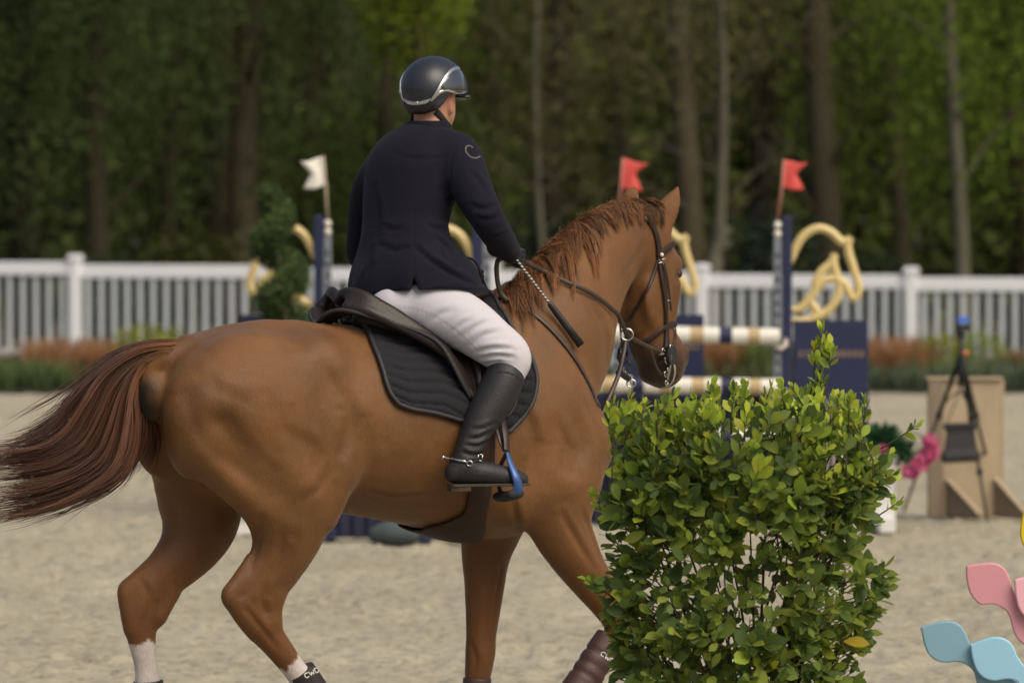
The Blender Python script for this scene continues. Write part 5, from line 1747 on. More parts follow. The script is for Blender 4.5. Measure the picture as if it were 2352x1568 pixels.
border('border_grasses', 'low mixed green and rust-red grasses in the border before the fence', 'grasses',
       (-2300, 4600, 59.9, 61.6, 13000, .34, GR0, GR1, .6, .016),
       (-120, 60, 60.4, 61.6, 500, .42, (.05, .04, .02), (.13, .08, .035), .5), (60, 270, 60.3, 61.6, 1500, .50, RED0, RED1, .5), (430, 560, 60.5, 61.6, 600, .48, RED0, RED1, .5),
       (1560, 1705, 60.4, 61.6, 1200, .55, RED0, RED1, .5), (1960, 2140, 60.3, 61.6, 1400, .52, RED0, RED1, .5), (2290, 2460, 60.5, 61.6, 700, .40, RED0, (.16, .09, .04), .5),
       (1700, 1960, 60.3, 61.6, 1200, .50, (.035, .05, .016), (.10, .13, .035), .6),
       (-150, 150, 59.8, 60.5, 1300, .30, (.05, .075, .028), (.11, .16, .06), .7), (1900, 2500, 59.8, 60.5, 1500, .26, (.05, .068, .042), (.12, .15, .095), .7))
def round_shrub(name, px, py_top, d, rx, rz, n, col, lab, size=.05, group=None, stems=True):
    c = at_y(px, py_top, d); top = c[2]
    root = empty(name, (float(c[0]), d, 0.0))
    tag(root, lab, 'shrub', group)
    cz = top - rz
    q = RNG.normal(0, 1, (n, 3)); q /= np.linalg.norm(q, axis=1, keepdims=True)
    rr = RNG.uniform(.35, 1.0, n) ** .6 * (1 + .22 * vnoise(q * 3 + px))
    C = np.array([c[0], d, cz]) + q * rr[:, None] * np.array([rx, rx * .7, rz])
    C[:, 2] = np.maximum(C[:, 2], .03)
    colr_ = np.array(col)[None] * RNG.uniform(.55, 1.5, (n, 1)) * (1 + .3 * vnoise(C * 7))[:, None]
    leaf_cloud('foliage', C, size, colr_, .6, .4, parent=root)
    m_ = MB()
    for k in range(5):
        a = RNG.uniform(0, 6.28)
        m_.tube([(c[0], d, -.02), (c[0] + math.cos(a) * rx * .3, d + math.sin(a) * rx * .2, cz * .6), (c[0] + math.cos(a) * rx * .6, d + math.sin(a) * rx * .4, cz + rz * .3)], [.012, .009, .004], 5)
    so_ = m_.build('stems', M['bark'], root, smooth=True); so_['kind'] = 'stuff'
    return root
def bark_mat(name, c0, c1):
    return simple(name, tuple((a + b) / 2 for a, b in zip(c0, c1)), .95, var=.45, vscale=4.0, bump=.8, bscale=14, spec=.1, stretch=(3, 3, .5))
M['bark'] = bark_mat('brown bark', (.050, .042, .025), (.095, .080, .050))
M['barkpale'] = bark_mat('pale bark', (.09, .085, .06), (.15, .14, .10))
M['barkdark'] = bark_mat('dark bark', (.028, .024, .014), (.05, .042, .026))
YG = (.34, .36, .04)
round_shrub('yellow_shrub', 330, 738, 60.9, .38, .30, 900, YG, 'yellow-green shrub in the border by the rust-red grasses, behind the tail')
round_shrub('yellow_shrub', 395, 752, 61.0, .28, .26, 600, (.30, .33, .05), 'smaller yellow-green shrub beside the other one, behind the croup')
round_shrub('yellow_shrub', 2160, 758, 60.8, .34, .30, 800, (.28, .32, .04), 'yellow-green shrub behind the tripod head')
round_shrub('yellow_shrub', 2250, 752, 61.0, .36, .32, 800, (.24, .30, .04), 'yellow-green shrub between the tripod head and the low grey-green shrub')
round_shrub('grey_shrub', 2310, 815, 60.6, .5, .20, 700, (.10, .14, .09), 'low grey-green shrub at the end of the border by the wooden stand')
round_shrub('green_shrub', 1745, 800, 60.7, .4, .28, 700, (.11, .14, .04), 'olive green shrub seen between the two striped poles')

# ------------------------------------------------------------------ woodland
def tree(px, d, wpx, bark, crown, lab, name='tree', lean=0.0, h=11.0, n=3200, cz=(1.2, 8.5), cr=2.2, size=.105, twigs=False, dens=1.0):
    x = (px - VW / 2) / FPX * d
    r0 = wpx / FPX * d / 2
    root = empty(name, (x, d, .0))
    tag(root, lab, 'tree', None)
    k = 14
    ph = RNG.uniform(0, 6.28)
    zs = np.linspace(-.25, h, k)
    ax = np.stack([x + lean * zs + .10 * np.sin(zs * .7 + ph), d + .08 * np.cos(zs * .6 + ph), zs], 1)
    m_ = MB().tube(ax, r0 * (1.25 - .75 * np.linspace(0, 1, k)) * np.r_[1.35, 1.1, np.ones(k - 2)], 10)
    m_.build('trunk', M[bark], root, smooth=True)
    limbs = []
    nl = 11 if twigs else 9
    for i in range(nl):
        mb_ = MB()
        z0 = RNG.uniform(.8 if twigs else 1.5, h * .75)
        a = RNG.uniform(0, 6.28); ln = RNG.uniform(.8, cr) * (1.1 if twigs else 1)
        p0 = np.array([np.interp(z0, zs, ax[:, 0]), np.interp(z0, zs, ax[:, 1]), z0])
        dirv = np.array([math.cos(a), math.sin(a) * .6, RNG.uniform(.3, 1.1)])
        pts = [p0, p0 + dirv * ln * .5 + (0, 0, .1), p0 + dirv * ln]
        mb_.tube(catmull(pts, 4), np.linspace(r0 * (.20 if twigs else .3), r0 * .05, 9), 6)
        limbs.append(catmull(pts, 4))
        if twigs:
            for _ in range(5):
                q = limbs[-1][RNG.integers(3, 9)]
                dv = RNG.normal(0, 1, 3) * (.45, .3, .35) + (0, 0, .35)
                mb_.tube([q, q + dv * .5, q + dv], [r0 * .10, r0 * .06, r0 * .03], 4)
        mb_.build('limb', M[bark], root, smooth=True)
    if n:
        n = int(n * 2.3)
        q = RNG.normal(0, 1, (n, 3)); q /= np.linalg.norm(q, axis=1, keepdims=True)
        clump = RNG.normal(0, 1, (26, 3)); clump /= np.linalg.norm(clump, axis=1, keepdims=True)
        rr = RNG.uniform(0, 1, n) ** .5
        mid = np.array([x + lean * 4, d, (cz[0] + cz[1]) / 2])
        C = mid + q * rr[:, None] * np.array([cr, cr * .8, (cz[1] - cz[0]) / 2])
        keep = vnoise(C * 1.1 + px) > -.45 / dens
        C = C[keep]; 
        tone = (1 + .45 * vnoise(C * .8 + 5 + px))
        c = 1.3 * np.array(crown)[None] * np.array([.95, 1.08, 1.0]) * RNG.uniform(.9, 1.1, (len(C), 1)) * tone[:, None]
        leaf_cloud('crown', C, size, c, .6, -.3, parent=root, mat=M['leafmatt'])
    return root
DK, DK2, OL, YG2, MID = (.062, .076, .026), (.072, .088, .038), (.075, .080, .02), (.19, .215, .026), (.10, .125, .022)
TW = (.095, .080, .036)
trees = [
    # px, distance, trunk width px, bark, crown colour, label
    (60, 76, 60, 'barkdark', DK2, 'dark evergreen with drooping boughs behind the fence, beyond the tail', dict(cz=(.6, 9), n=4200, cr=2.0)),
    (235, 73.5, 46, 'barkdark', DK, 'dense dark tree behind the fence post nearest the tail', dict(cz=(.8, 9), n=4200, cr=1.9)),
    (400, 79, 40, 'bark', DK2, 'blue-green leafy tree standing in the gap before the white flag', dict(cz=(.9, 9), n=4000, cr=1.9)),
    (575, 76, 62, 'bark', (.055, .058, .022), 'brown-trunked tree behind the clipped spiral evergreen', dict(cz=(1.6, 9), n=3400, cr=1.8)),
    (720, 80, 44, 'barkdark', DK2, 'dark-trunked tree right behind the white flag', dict(cz=(.8, 9), n=4000, cr=1.8)),
    (945, 74, 30, 'bark', YG2, 'sunlit yellow-green tree above the helmet of the rider', dict(cz=(3.5, 7.5), n=2600, cr=.95)),
    (900, 78, 30, 'barkdark', (.06, .075, .02), 'mid green tree behind the back of the rider', dict(cz=(.6, 3.6), n=2600, cr=1.9, h=6)),
    (1130, 90, 30, 'bark', MID, 'olive green tree beyond the raised forearm of the rider', dict(cz=(1, 9), n=3000, cr=1.9)),
    (1268, 80, 46, 'barkdark', TW, 'dark bare-branched tree between the rider and the middle red flag', dict(cz=(1.6, 9), n=1500, cr=1.9, twigs=True)),
    (1248, 72, 17, 'barkpale', TW, 'thin pale sapling stem between the rider and the horse mane', dict(cz=(1.6, 4.5), n=260, cr=.8, h=5.0, twigs=True)),
    (1420, 88, 34, 'bark', (.10, .10, .032), 'budding brown tree behind the middle red flag', dict(cz=(1, 9), n=2400, cr=1.9, twigs=True)),
    (1575, 74, 54, 'bark', TW, 'stout brown tree trunk behind the ears of the horse', dict(cz=(3, 10), n=900, cr=1.8, twigs=True)),
    (1652, 70.5, 24, 'barkpale', TW, 'slender pale tree with bare twigs beside the stout trunk', dict(cz=(2.6, 6), n=320, cr=1.1, h=7, twigs=True, lean=-.015)),
    (1770, 86, 40, 'barkdark', (.075, .075, .026), 'dark tree between the slender pale tree and the thick brown trunk', dict(cz=(1.2, 9), n=2400, cr=1.8, twigs=True)),
    (1890, 77, 64, 'bark', (.085, .085, .026), 'thick brown tree trunk near the red flag above the gold cutout', dict(cz=(3.2, 10), n=1200, cr=1.9)),
    (2060, 84, 38, 'bark', MID, 'mid green tree behind the gold horse-head cutout', dict(cz=(.9, 9), n=3600, cr=2.0)),
    (2195, 73, 30, 'barkpale', (.10, .13, .022), 'pale slim trunk with green leaves behind the tripod', dict(cz=(1.8, 8), n=1400, cr=1.5)),
    (2330, 78, 44, 'barkdark', MID, 'green leafy tree beyond the wooden stand', dict(cz=(.6, 9), n=3600, cr=1.9)),
    (2480, 75, 40, 'bark', (.13, .15, .026), 'yellow-green tree at the end of the fence beyond the wooden stand', dict(cz=(1, 9), n=3200, cr=1.8)),
    (-90, 79, 50, 'barkdark', DK, 'dark evergreen at the end of the fence beyond the tail', dict(cz=(.6, 9), n=3600, cr=2.0)),
]
extra = [(-330, 75, DK2, 'dark leafy tree well past the tail end of the fence'), (-620, 79, MID, 'mid green tree past the dark one beyond the tail end of the fence'), (-930, 74, DK, 'dense dark tree far along the fence behind the tail'), (-1250, 80, DK2, 'last dark tree along the fence behind the tail'),
         (2700, 78, MID, 'mid green tree past the wooden stand, farther along the fence'), (2960, 74, DK2, 'dark leafy tree farther along the fence past the wooden stand'), (3260, 79, MID, 'broad green tree far along the fence past the wooden stand'), (3560, 75, DK, 'last dark tree along the fence past the wooden stand')]
trees += [(a_, b_, 44, 'bark', c_, l_, dict(cz=(.6, 9), n=3000, cr=2.0)) for a_, b_, c_, l_ in extra]
for px, d, w, bk, cr_, lab, kw in trees:
    tree(px, d, w, bk, cr_, lab, **kw)
# undergrowth saplings right behind the fence
for px, py, d, rx, rz, n, col, lab in (
        (440, 520, 71, .75, .55, 900, (.055, .065, .012), 'olive undergrowth bush behind the fence, between tail and spiral evergreen'),
        (320, 560, 72, .8, .7, 1000, (.03, .045, .02), 'dark undergrowth bush beside the olive one behind the fence'),
        (1780, 470, 73, .7, .9, 900, (.03, .05, .03), 'blue-green undergrowth bush behind the navy standard with red flag and gold cutout'),
        (2010, 560, 72, .7, .6, 900, (.035, .05, .018), 'green undergrowth bush behind the gold cutout and fence'),
        (1220, 470, 74, .8, .8, 1000, (.02, .035, .022), 'dark blue-green bush behind the fence by the crest of the neck')):
    round_shrub('undergrowth_bush', px, py, d, rx, rz, n, col, lab, .12)
# broken pale stump
st = at_y(1650, 610, 69.5)
sroot = empty('tree_stump', (float(st[0]), 69.5, 0))
tag(sroot, 'pale broken leaning stump behind the fence near the ears of the horse', 'stump')
q0 = at_y(1635, 640, 69.5); q1 = at_y(1648, 575, 69.5); q2 = at_y(1668, 520, 69.5)
MB().tube(catmull([(q0[0] - .06, 69.5, -.1), tuple(q0), tuple(q1), tuple(q2)], 5), np.linspace(.14, .07, 16), 10).build('trunk', M['barkpale'], sroot, smooth=True)
b0 = catmull([tuple(q1), (q1[0] + .10, 69.4, q1[2] + .02), (q1[0] + .16, 69.4, q1[2] + .12)], 4)
MB().tube(b0, np.linspace(.04, .015, len(b0)), 6).build('branch_stub', M['barkpale'], sroot, smooth=True)
# far wood: too deep and dense to tell trees apart
n = 260000
C = np.stack([RNG.uniform(-28, 28, n), RNG.uniform(96, 114, n), RNG.uniform(-.2, 15, n)], 1)
colr_ = np.array([.120, .145, .045])[None] * RNG.uniform(.9, 1.1, (n, 1)) * (1 + .45 * vnoise(C * .45))[:, None]
fw = leaf_cloud('far_wood', C, .27, colr_, .75, mat=M['leafmatt'])
tag(fw, 'deep dark green wood closing off the view behind the trees', 'wood', kind='stuff')
tk = MB()
for i in range(70):
    x = RNG.uniform(-27, 27); d = RNG.uniform(92, 108); r = RNG.uniform(.08, .2)
    tk.tube([(x, d, -.3), (x + RNG.normal(0, .15), d, 6), (x + RNG.normal(0, .3), d, 12)], [r * 1.2, r, r * .6], 7)
o = tk.build('far_trunks', M['bark'], None, smooth=True)
tag(o, 'crowded far tree trunks inside the dark wood', 'wood', kind='stuff')
# ------------------------------------------------------------------ show jumps
M['navy'] = simple('navy paint', (.020, .024, .068), .5, var=.12, vscale=5, spec=.35)
M['navydark'] = simple('dark navy slats', (.012, .014, .038), .6, var=.15, vscale=5)
M['gold'] = simple('gold yellow paint', (.64, .50, .22), .5, var=.08, vscale=8)
M['goldband'] = simple('muted tan lettering band', (.17, .115, .085), .7, var=.35, vscale=28)
M['polewhite'] = simple('white pole paint', (.72, .70, .62), .45, var=.05, vscale=6)
M['poletan'] = simple('tan pole band', (.45, .34, .17), .5, var=.1, vscale=6)
M['track'] = simple('grey cup track', (.22, .24, .27), .5, .3, var=.15, vscale=10)
M['flagred'] = simple('red flag', (.62, .075, .06), .6, var=.12, vscale=9)
M['flagwhite'] = simple('white flag', (.80, .76, .68), .6, var=.05, vscale=9)
M['woodpale'] = simple('pale wooden rod', (.45, .38, .27), .7, var=.15, vscale=20)
M['rodred'] = simple('pinkish rod', (.38, .16, .12), .7, var=.1, vscale=20)

def zB(zx, zy):
    """picture place of a point measured on the right-hand cutout"""
    return ((1650 + zx / 2.307) / 1.0885, (380 + zy / 2.307) / 1.0885)
cut_lines = [
    [(748, 640), (770, 575), (815, 495), (870, 452), (925, 440), (985, 462), (1035, 508), (1062, 520), (1100, 492)],
    [(1098, 494), (1084, 545), (1090, 590), (1112, 660), (1130, 720), (1146, 775), (1140, 822), (1116, 846), (1092, 815), (1068, 765), (1030, 735), (985, 730), (940, 745), (895, 795), (858, 850), (815, 895), (775, 912), (740, 895)],
    [(1006, 585), (990, 635), (930, 690), (900, 740), (890, 780)],
    [(1006, 590), (1000, 640), (1012, 690), (1030, 750), (1030, 810), (1005, 870), (955, 925), (890, 962), (820, 975), (742, 977)],
    [(868, 860), (885, 890), (905, 925), (870, 955)],
]
def standard(px, d, side, flag, lab, pole_tip, flag_pts, flagmat, rodmat, name='jump_standard', plain_top=True):
    """upright with wing, measured from the right-hand one (post edge at x=1812, d=36)"""
    k = 36.0 / d
    base = at_y(px, 1000, d)
    root = empty(name, (float(base[0]), d, 0.0))
    tag(root, lab, 'jump standard', 'navy jump standards with gold horse-head cutouts')
    x0 = base[0]
    def W(vx, vy, dy=0.0):      # picture place on the right-hand standard -> this standard
        x = (vx - 1797) / FPX * 36.0 * side
        z = CAM_H - (vy - HORIZON) / FPX * 36.0
        return np.array([x0 + x, d + dy, z])
    top = W(1800, 497)[2]
    MB().box((x0 + side * .028, d, top / 2), (.060, .09, top)).build('post', M['navy'], root, bevel=.008)
    tr = MB().box((x0 - side * .032, d - .01, top * .52), (.050, .05, top * .82))
    to_ = tr.build('track', M['track'], root, bevel=.004)
    hm = MB()
    for z in np.arange(.35, top * .9, .075):
        MB().box((x0 - side * .032, d - .037, z), (.018, .006, .030)).build('hole', M['navydark'], to_)
    for z in (top - .055, top - .11):
        b = bmesh.new(); bmesh.ops.create_uvsphere(b, u_segments=12, v_segments=8, radius=.026); bmesh.ops.translate(b, verts=b.verts, vec=(x0 - side * .032, d - .02, z))
        me = bpy.data.meshes.new('knob'); b.to_mesh(me); b.free(); link('knob', me, M['polewhite'], root)
    # wing board with a band and an arched slatted opening
    wx0, wx1 = W(1822, 0)[0], W(1994, 0)[0]
    wt = W(0, 744)[2]
    w_ = abs(wx1 - wx0)
    n_ = 14
    cx = (wx0 + wx1) / 2
    archw = w_ * .36; az0 = .10; spring = .62
    # board built round the arch
    MB().box((cx, d, (wt + spring + archw) / 2), (w_, .05, wt - spring - archw)).build('wing_board', M['navy'], root, bevel=.005)
    for s in (-1, 1):
        ang = np.linspace(0, math.pi / 2, 8)
        outl = [(cx + s * w_ / 2, d + .025, az0), (cx + s * w_ / 2, d + .025, spring + archw - .0005)] + [(cx + s * archw * math.sin(a), d + .025, spring + archw * math.cos(a) - .0005) for a in ang] + [(cx + s * archw, d + .025, az0)]
        MB().prism(outl, (0, -.05, 0)).build('wing_board', M['navy'], root)
    for i in range(7):
        xx = cx + (i - 3) / 3.5 * archw
        hgt = spring + math.sqrt(max(archw ** 2 - ((i - 3) / 3.5 * archw) ** 2, 0)) - .0
        MB().box((xx, d + .012, (az0 + hgt) / 2), (archw * .17, .02, hgt - az0)).build('slat', M['navydark'], root)
    bz = W(0, 812)[2]
    nb_ = 11
    for i in range(nb_):
        if i == 4: continue
        MB().box((cx + ((i + .5) / nb_ - .5) * w_ * .9, d - .027, bz), (w_ * .055 * RNG.uniform(.7, 1.2), .004, .045)).build('letter', M['goldband'], root)
    for zz in (wx0, wx1):
        MB().box((zz, d, .05), (.06, .62, .10)).build('foot', M['navy'], root, bevel=.01)
    MB().box((x0, d, .04), (.12, .55, .08)).build('foot', M['navy'], root, bevel=.01)
    for ln in cut_lines:
        pts = np.array([W(*zB(*p)) for p in ln])
        pts = resample(pts, 44)
        wd = np.full(len(pts), .029); wd[:3] *= .8; wd[-3:] *= .8
        T, N, Bn = frames(pts, up=(0, 1, 0))
        MB().tube(pts, wd, 4, flat=.6, up=(0, 1, 0)).build('gold_cutout', M['gold'], root, smooth=False, bevel=.004)
    MB().box((cx, d, wt + .012), (w_, .05, .024)).build('wing_cap', M['navy'], root, bevel=.004)
    # flag on its rod
    tx, ty = pole_tip
    tipw = at_y(tx, ty, d); basew = np.array([x0 - side * .032, d, top - .03])
    MB().tube([basew, (basew + tipw) / 2 + (.004, 0, 0), tipw], .009, 8).build('flag_rod', rodmat, root, smooth=True)
    fp = np.array([at_y(x, y, d) for x, y in flag_pts])
    f_ = []
    m_ = MB()
    # flag: grid between hoist and fly with a notch and a soft ripple
    h0, h1 = fp[0], fp[-1]; f0, notch, f1 = fp[1], fp[2], fp[3]
    nu, nv = 14, 12
    V = []
    for i in range(nv):
        v = i / (nv - 1)
        a = h0 + (h1 - h0) * v
        e = f0 + (notch - f0) * (v / .5) if v < .5 else notch + (f1 - notch) * ((v - .5) / .5)
        for j in range(nu):
            u = j / (nu - 1)
            p = a + (e - a) * u
            p = p + np.array([0, .012 * math.sin(u * 6 + v * 2) * u, .006 * math.sin(u * 7 + v)])
            V.append(p)
    i = np.arange(nv - 1)[:, None] * nu + np.arange(nu - 1)[None]
    fo = MB().add(V, np.stack([i, i + 1, i + 1 + nu, i + nu], -1).reshape(-1, 4)).build('flag', flagmat, root, smooth=True)
    sm_ = fo.modifiers.new('thick', 'SOLIDIFY'); sm_.thickness = .004
    return root, x0, top
sA, sB = 37.6, 36.0
standard(742, sA, -1, 'w', 'navy jump standard with white flag and gold cutout beside the spiral evergreen', (741, 358), [(744, 362), (690, 372), (716, 401), (697, 436), (749, 428)][:4] + [(750, 428)], M['flagwhite'], M['woodpale'])
standard(1428, sA, 1, 'r', 'navy jump standard with red flag, mostly hidden behind the neck of the horse', (1431, 362), [(1428, 366), (1488, 376), (1458, 402), (1476, 441), (1422, 434)], M['flagred'], M['rodred'])
standard(1106, sB, -1, 'w', 'navy jump standard with gold cutout, mostly hidden behind the rider', (1104, 372), [(1102, 374), (1052, 380), (1066, 402), (1056, 430), (1102, 424)], M['flagwhite'], M['woodpale'])
standard(1797, sB, 1, 'r', 'navy jump standard with red flag and gold cutout behind the leafy bush', (1801, 366), [(1799, 370), (1854, 374), (1828, 402), (1848, 438), (1793, 432)], M['flagred'], M['rodred'])
def pole(pa, pb, r, name, lab, grp='striped jump poles'):
    root = empty(name, tuple((np.asarray(pa) + np.asarray(pb)) / 2))
    tag(root, lab, 'pole', grp)
    pa, pb = np.asarray(pa, float), np.asarray(pb, float)
    ln = np.linalg.norm(pb - pa); d = (pa - pb) / ln
    x = 0.0; i = 0
    pat = [('polewhite', .125), ('poletan', .075), ('polewhite', .10), ('navy', .08), ('polewhite', .10), ('poletan', .085)]
    while x < ln - 1e-6:
        mname, w = pat[i % 6]; i += 1
        e = min(ln, x + w)
        MB().tube([pb + d * x, pb + d * e], [r, r], 20).build('band', M[mname], root, smooth=True) if False else None
        V, F = tube_vf([pb + d * x, pb + d * e], r, 20, False)
        if x == 0 or e >= ln - 1e-6:
            n0 = len(V); ring_ = V[:20] if x == 0 else V[20:40]
            V = np.vstack([V, ring_]); F = F + [tuple(range(n0, n0 + 20))]
        me = mesh_np('band', V, F)
        bo_ = link('band', me, M[mname], root)
        for pg in me.polygons:
            if len(pg.vertices) > 4: pg.use_smooth = False
        x = e
    return root
def pole_between(pxa, pya, da, pxb, pyb, db, lab, r=.052):
    a = at_y(pxa, pya, da) + (0, -.06, 0); b = at_y(pxb, pyb, db) + (0, -.06, 0)
    pole(a, b, r, 'jump_pole', lab)
pole_between(1112, 758, sB, 1789, 772, sB, 'topmost striped pole of the jump beside the leafy bush')
pole_between(1112, 876, sB, 1792, 888, sB, 'middle striped pole of the jump just under the muzzle of the horse')
pole_between(1112, 992, sB, 1792, 1002, sB, 'lower striped pole of the jump behind the leafy bush')
pole_between(752, 770, sA, 1420, 772, sA, 'striped pole of the rear jump element, hidden behind the horse')
M['cup'] = simple('cream cup', (.50, .45, .38), .5, var=.1)
for (x, y) in ((1797, 784), (1797, 900), (1797, 1014)):
    c = at_y(x, y, sB)
    o = MB().tube([c + (-.06, -.06, -.03), c + (-.01, -.07, -.045), c + (.02, -.05, -.02), c + (.02, -.03, .03)], [.012, .016, .016, .012], 8).build('pole_cup', M['cup'], None, smooth=True)
    tag(o, {784: 'cream cup holding the upper striped pole', 900: 'cream cup holding the middle striped pole', 1014: 'cream cup holding the lower striped pole'}[y], 'pole cup', 'pole cups on the jump standard')
# low navy filler under the jump, seen below the belly
def filler(px0, px1, pyt, d, lab, name='jump_filler', n=7):
    a, b = at_y(px0, 1000, d), at_y(px1, 1000, d)
    zt = CAM_H - (pyt - HORIZON) / FPX * d
    root = empty(name, (float((a[0] + b[0]) / 2), d, 0.0)); tag(root, lab, 'jump filler')
    w = (b[0] - a[0]) / n
    MB().box(((a[0] + b[0]) / 2, d + .03, zt / 2), (b[0] - a[0], .03, zt)).build('board', M['navy'], root, bevel=.004)
    for i in range(n):
        MB().box((a[0] + (i + .5) * w, d, zt / 2), (w * .72, .03, zt - .02)).build('slat', M['navydark'], root, bevel=.004)
    for xx in (a[0] + .05, b[0] - .05):
        MB().box((xx, d, .03), (.07, .4, .06)).build('foot', M['navy'], root, bevel=.006)
filler(1150, 1770, 905, 36.25, 'navy slatted filler board under the striped poles', n=18)
filler(742, 905, 1172, 34.6, 'low navy filler board on the sand seen under the belly', n=5)
filler(960, 1110, 1168, 34.4, 'low navy filler board by the girth on the sand', n=4)
M['greycloth'] = simple('grey sandbag cloth', (.055, .07, .075), .9, var=.3, vscale=8, bump=.5, bscale=30)
gb_ = Solid((-.3, -.3, -.05), (.3, .3, .3), .016)
gb_.ell((0, 0, .055), (.13, .09, .075), k=.02); gb_.ell((.09, 0, .05), (.07, .07, .06), k=.03); gb_.ell((-.10, .01, .04), (.06, .06, .05), k=.03)
V, F = gb_.skin(2); F = orient(V, F)
gp = at_y(905, 1200, 34.2)
o = link('sandbag', mesh_np('sandbag', V + np.array([gp[0], 34.2, 0]), F), M['greycloth']); tag(o, 'grey sandbag slumped beside the low navy filler under the belly', 'sandbag')

# ------------------------------------------------------------------ flower boxes
M['boxwhite'] = simple('white planter', (.70, .69, .66), .5, var=.05, vscale=5)
def planter(px0, px1, pyt, d, lab, flowers=None, leafpts=None):
    a, b = at_y(px0, 1000, d), at_y(px1, 1000, d)
    zt = CAM_H - (pyt - HORIZON) / FPX * d
    cx = (a[0] + b[0]) / 2; w = b[0] - a[0]
    root = empty('flower_planter', (float(cx), d, 0)); tag(root, lab, 'planter')
    MB().box((cx, d, zt / 2), (w * .92, .20, zt)).build('box', M['boxwhite'], root, bevel=.01)
    MB().box((cx, d, zt - .02), (w, .24, .05)).build('rim', M['boxwhite'], root, bevel=.01)
    MB().box((cx, d, zt + .003), (w * .84, .16, .012)).build('soil', M['soil'], root)
    return root, cx, zt
pl, pcx, pz = planter(1925, 2060, 1040, 35.4, 'white flower planter with green leaves and pink blooms behind the bush')
n = 520
q = RNG.normal(0, 1, (n, 3)); q /= np.linalg.norm(q, axis=1, keepdims=True)
cc_ = at_y(2030, 1005, 35.4)
C = np.array([cc_[0], 35.35, pz + .04]) + q * RNG.uniform(.3, 1, (n, 1)) * (.21, .13, .11) + np.array([.0, 0, .03])
C[:, 2] = np.where(C[:, 0] > cc_[0] + .08, C[:, 2] - .05, C[:, 2])
leaf_cloud('leaves', C, .075, np.array([.022, .075, .028])[None] * RNG.uniform(.5, 1.6, (n, 1)), .5, .3, parent=pl)
M['pink'] = attr_mat('pink petals', .6, .2, trans=.25)
def bloom(c, r, n=90):
    q = RNG.normal(0, 1, (n, 3)); q /= np.linalg.norm(q, axis=1, keepdims=True)
    C = np.asarray(c) + q * r * RNG.uniform(.5, 1, (n, 1))
    col = np.array([.62, .14, .28])[None] * RNG.uniform(.6, 1.5, (n, 1))
    return leaf_cloud('bloom', C, r * .75, col, .8, 0, M['pink'], pl)
for (x, y, r) in ((2138, 1015, .055), (2128, 1045, .06), (2108, 1068, .055), (2085, 1083, .045), (2143, 1038, .045), (2028, 1030, .03), (2100, 1090, .03)):
    p = at_y(x, y, 35.25); bloom(p, r)
m_ = MB()
for (x, y) in ((2138, 1015), (2128, 1045), (2108, 1068), (2085, 1083)):
    p = at_y(x, y, 35.25); p0 = np.array([cc_[0] + .05, 35.35, pz + .02])
    st_ = catmull([p0, (p0 + p) / 2 + (0, 0, .08), p], 5)
    MB().tube(st_, .005, 5).build('stem', M['stemgreen'] if 'stemgreen' in M else M.setdefault('stemgreen', simple('green stem', (.04, .09, .025), .6)), pl, smooth=True)
MB().box((at_y(2035, 1190, 35.2)[0], 35.2, .05), (.10, .3, .10)).build('foot', M['boxwhite'], pl, bevel=.01)
planter(505, 600, 1172, 35.0, 'small white planter on the sand seen between the hind legs')

# ------------------------------------------------------------------ clipped spiral evergreen
M['needle'] = attr_mat('evergreen foliage', .6, .25, trans=.15)
def spiral():
    d = 36.9
    def W(px, py): return at_y(px, py, d)
    bx = W(655, 1100)[0]
    root = empty('spiral_evergreen', (float(bx), d, 0)); tag(root, 'clipped spiral evergreen beside the navy standard with the white flag', 'evergreen')
    ax_pts = [(660, 800), (655, 720), (650, 640), (632, 560), (625, 500), (630, 450)]
    axis = np.array([W(*p) for p in ax_pts]); axis = resample(np.vstack([[(bx, d, 0.0)], axis]), 60)
    MB().tube(axis, np.linspace(.028, .008, 60), 8).build('trunk', M['barkpale'], root, smooth=True)
    C, tone = [], []
    ztop, zbot = axis[-1][2] + .02, CAM_H - (748 - HORIZON) / FPX * d
    for k in range(15000):
        t = RNG.random()
        z = zbot + (ztop - zbot) * t
        ctr = np.array([np.interp(z, axis[:, 2], axis[:, 0]), d, z])
        th = t * 2 * math.pi * 2.35 + .5
        rad = .066 + .085 * (1 - t) ** .7
        off = np.array([math.cos(th), math.sin(th), 0]) * rad * .75
        q = RNG.normal(0, 1, 3); q /= np.linalg.norm(q)
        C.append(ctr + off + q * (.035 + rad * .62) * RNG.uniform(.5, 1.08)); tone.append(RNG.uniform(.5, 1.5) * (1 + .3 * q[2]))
    C = np.array(C)
    leaf_cloud('foliage', C, .032, np.array([.060, .100, .028])[None] * np.array(tone)[:, None], .35, .6, M['needle'], root)
    MB().tube([(bx, d, 0), (bx, d, .30), (bx, d, .34)], [.14, .19, .19], 18).build('pot', M['boxwhite'], root, smooth=False)
spiral()

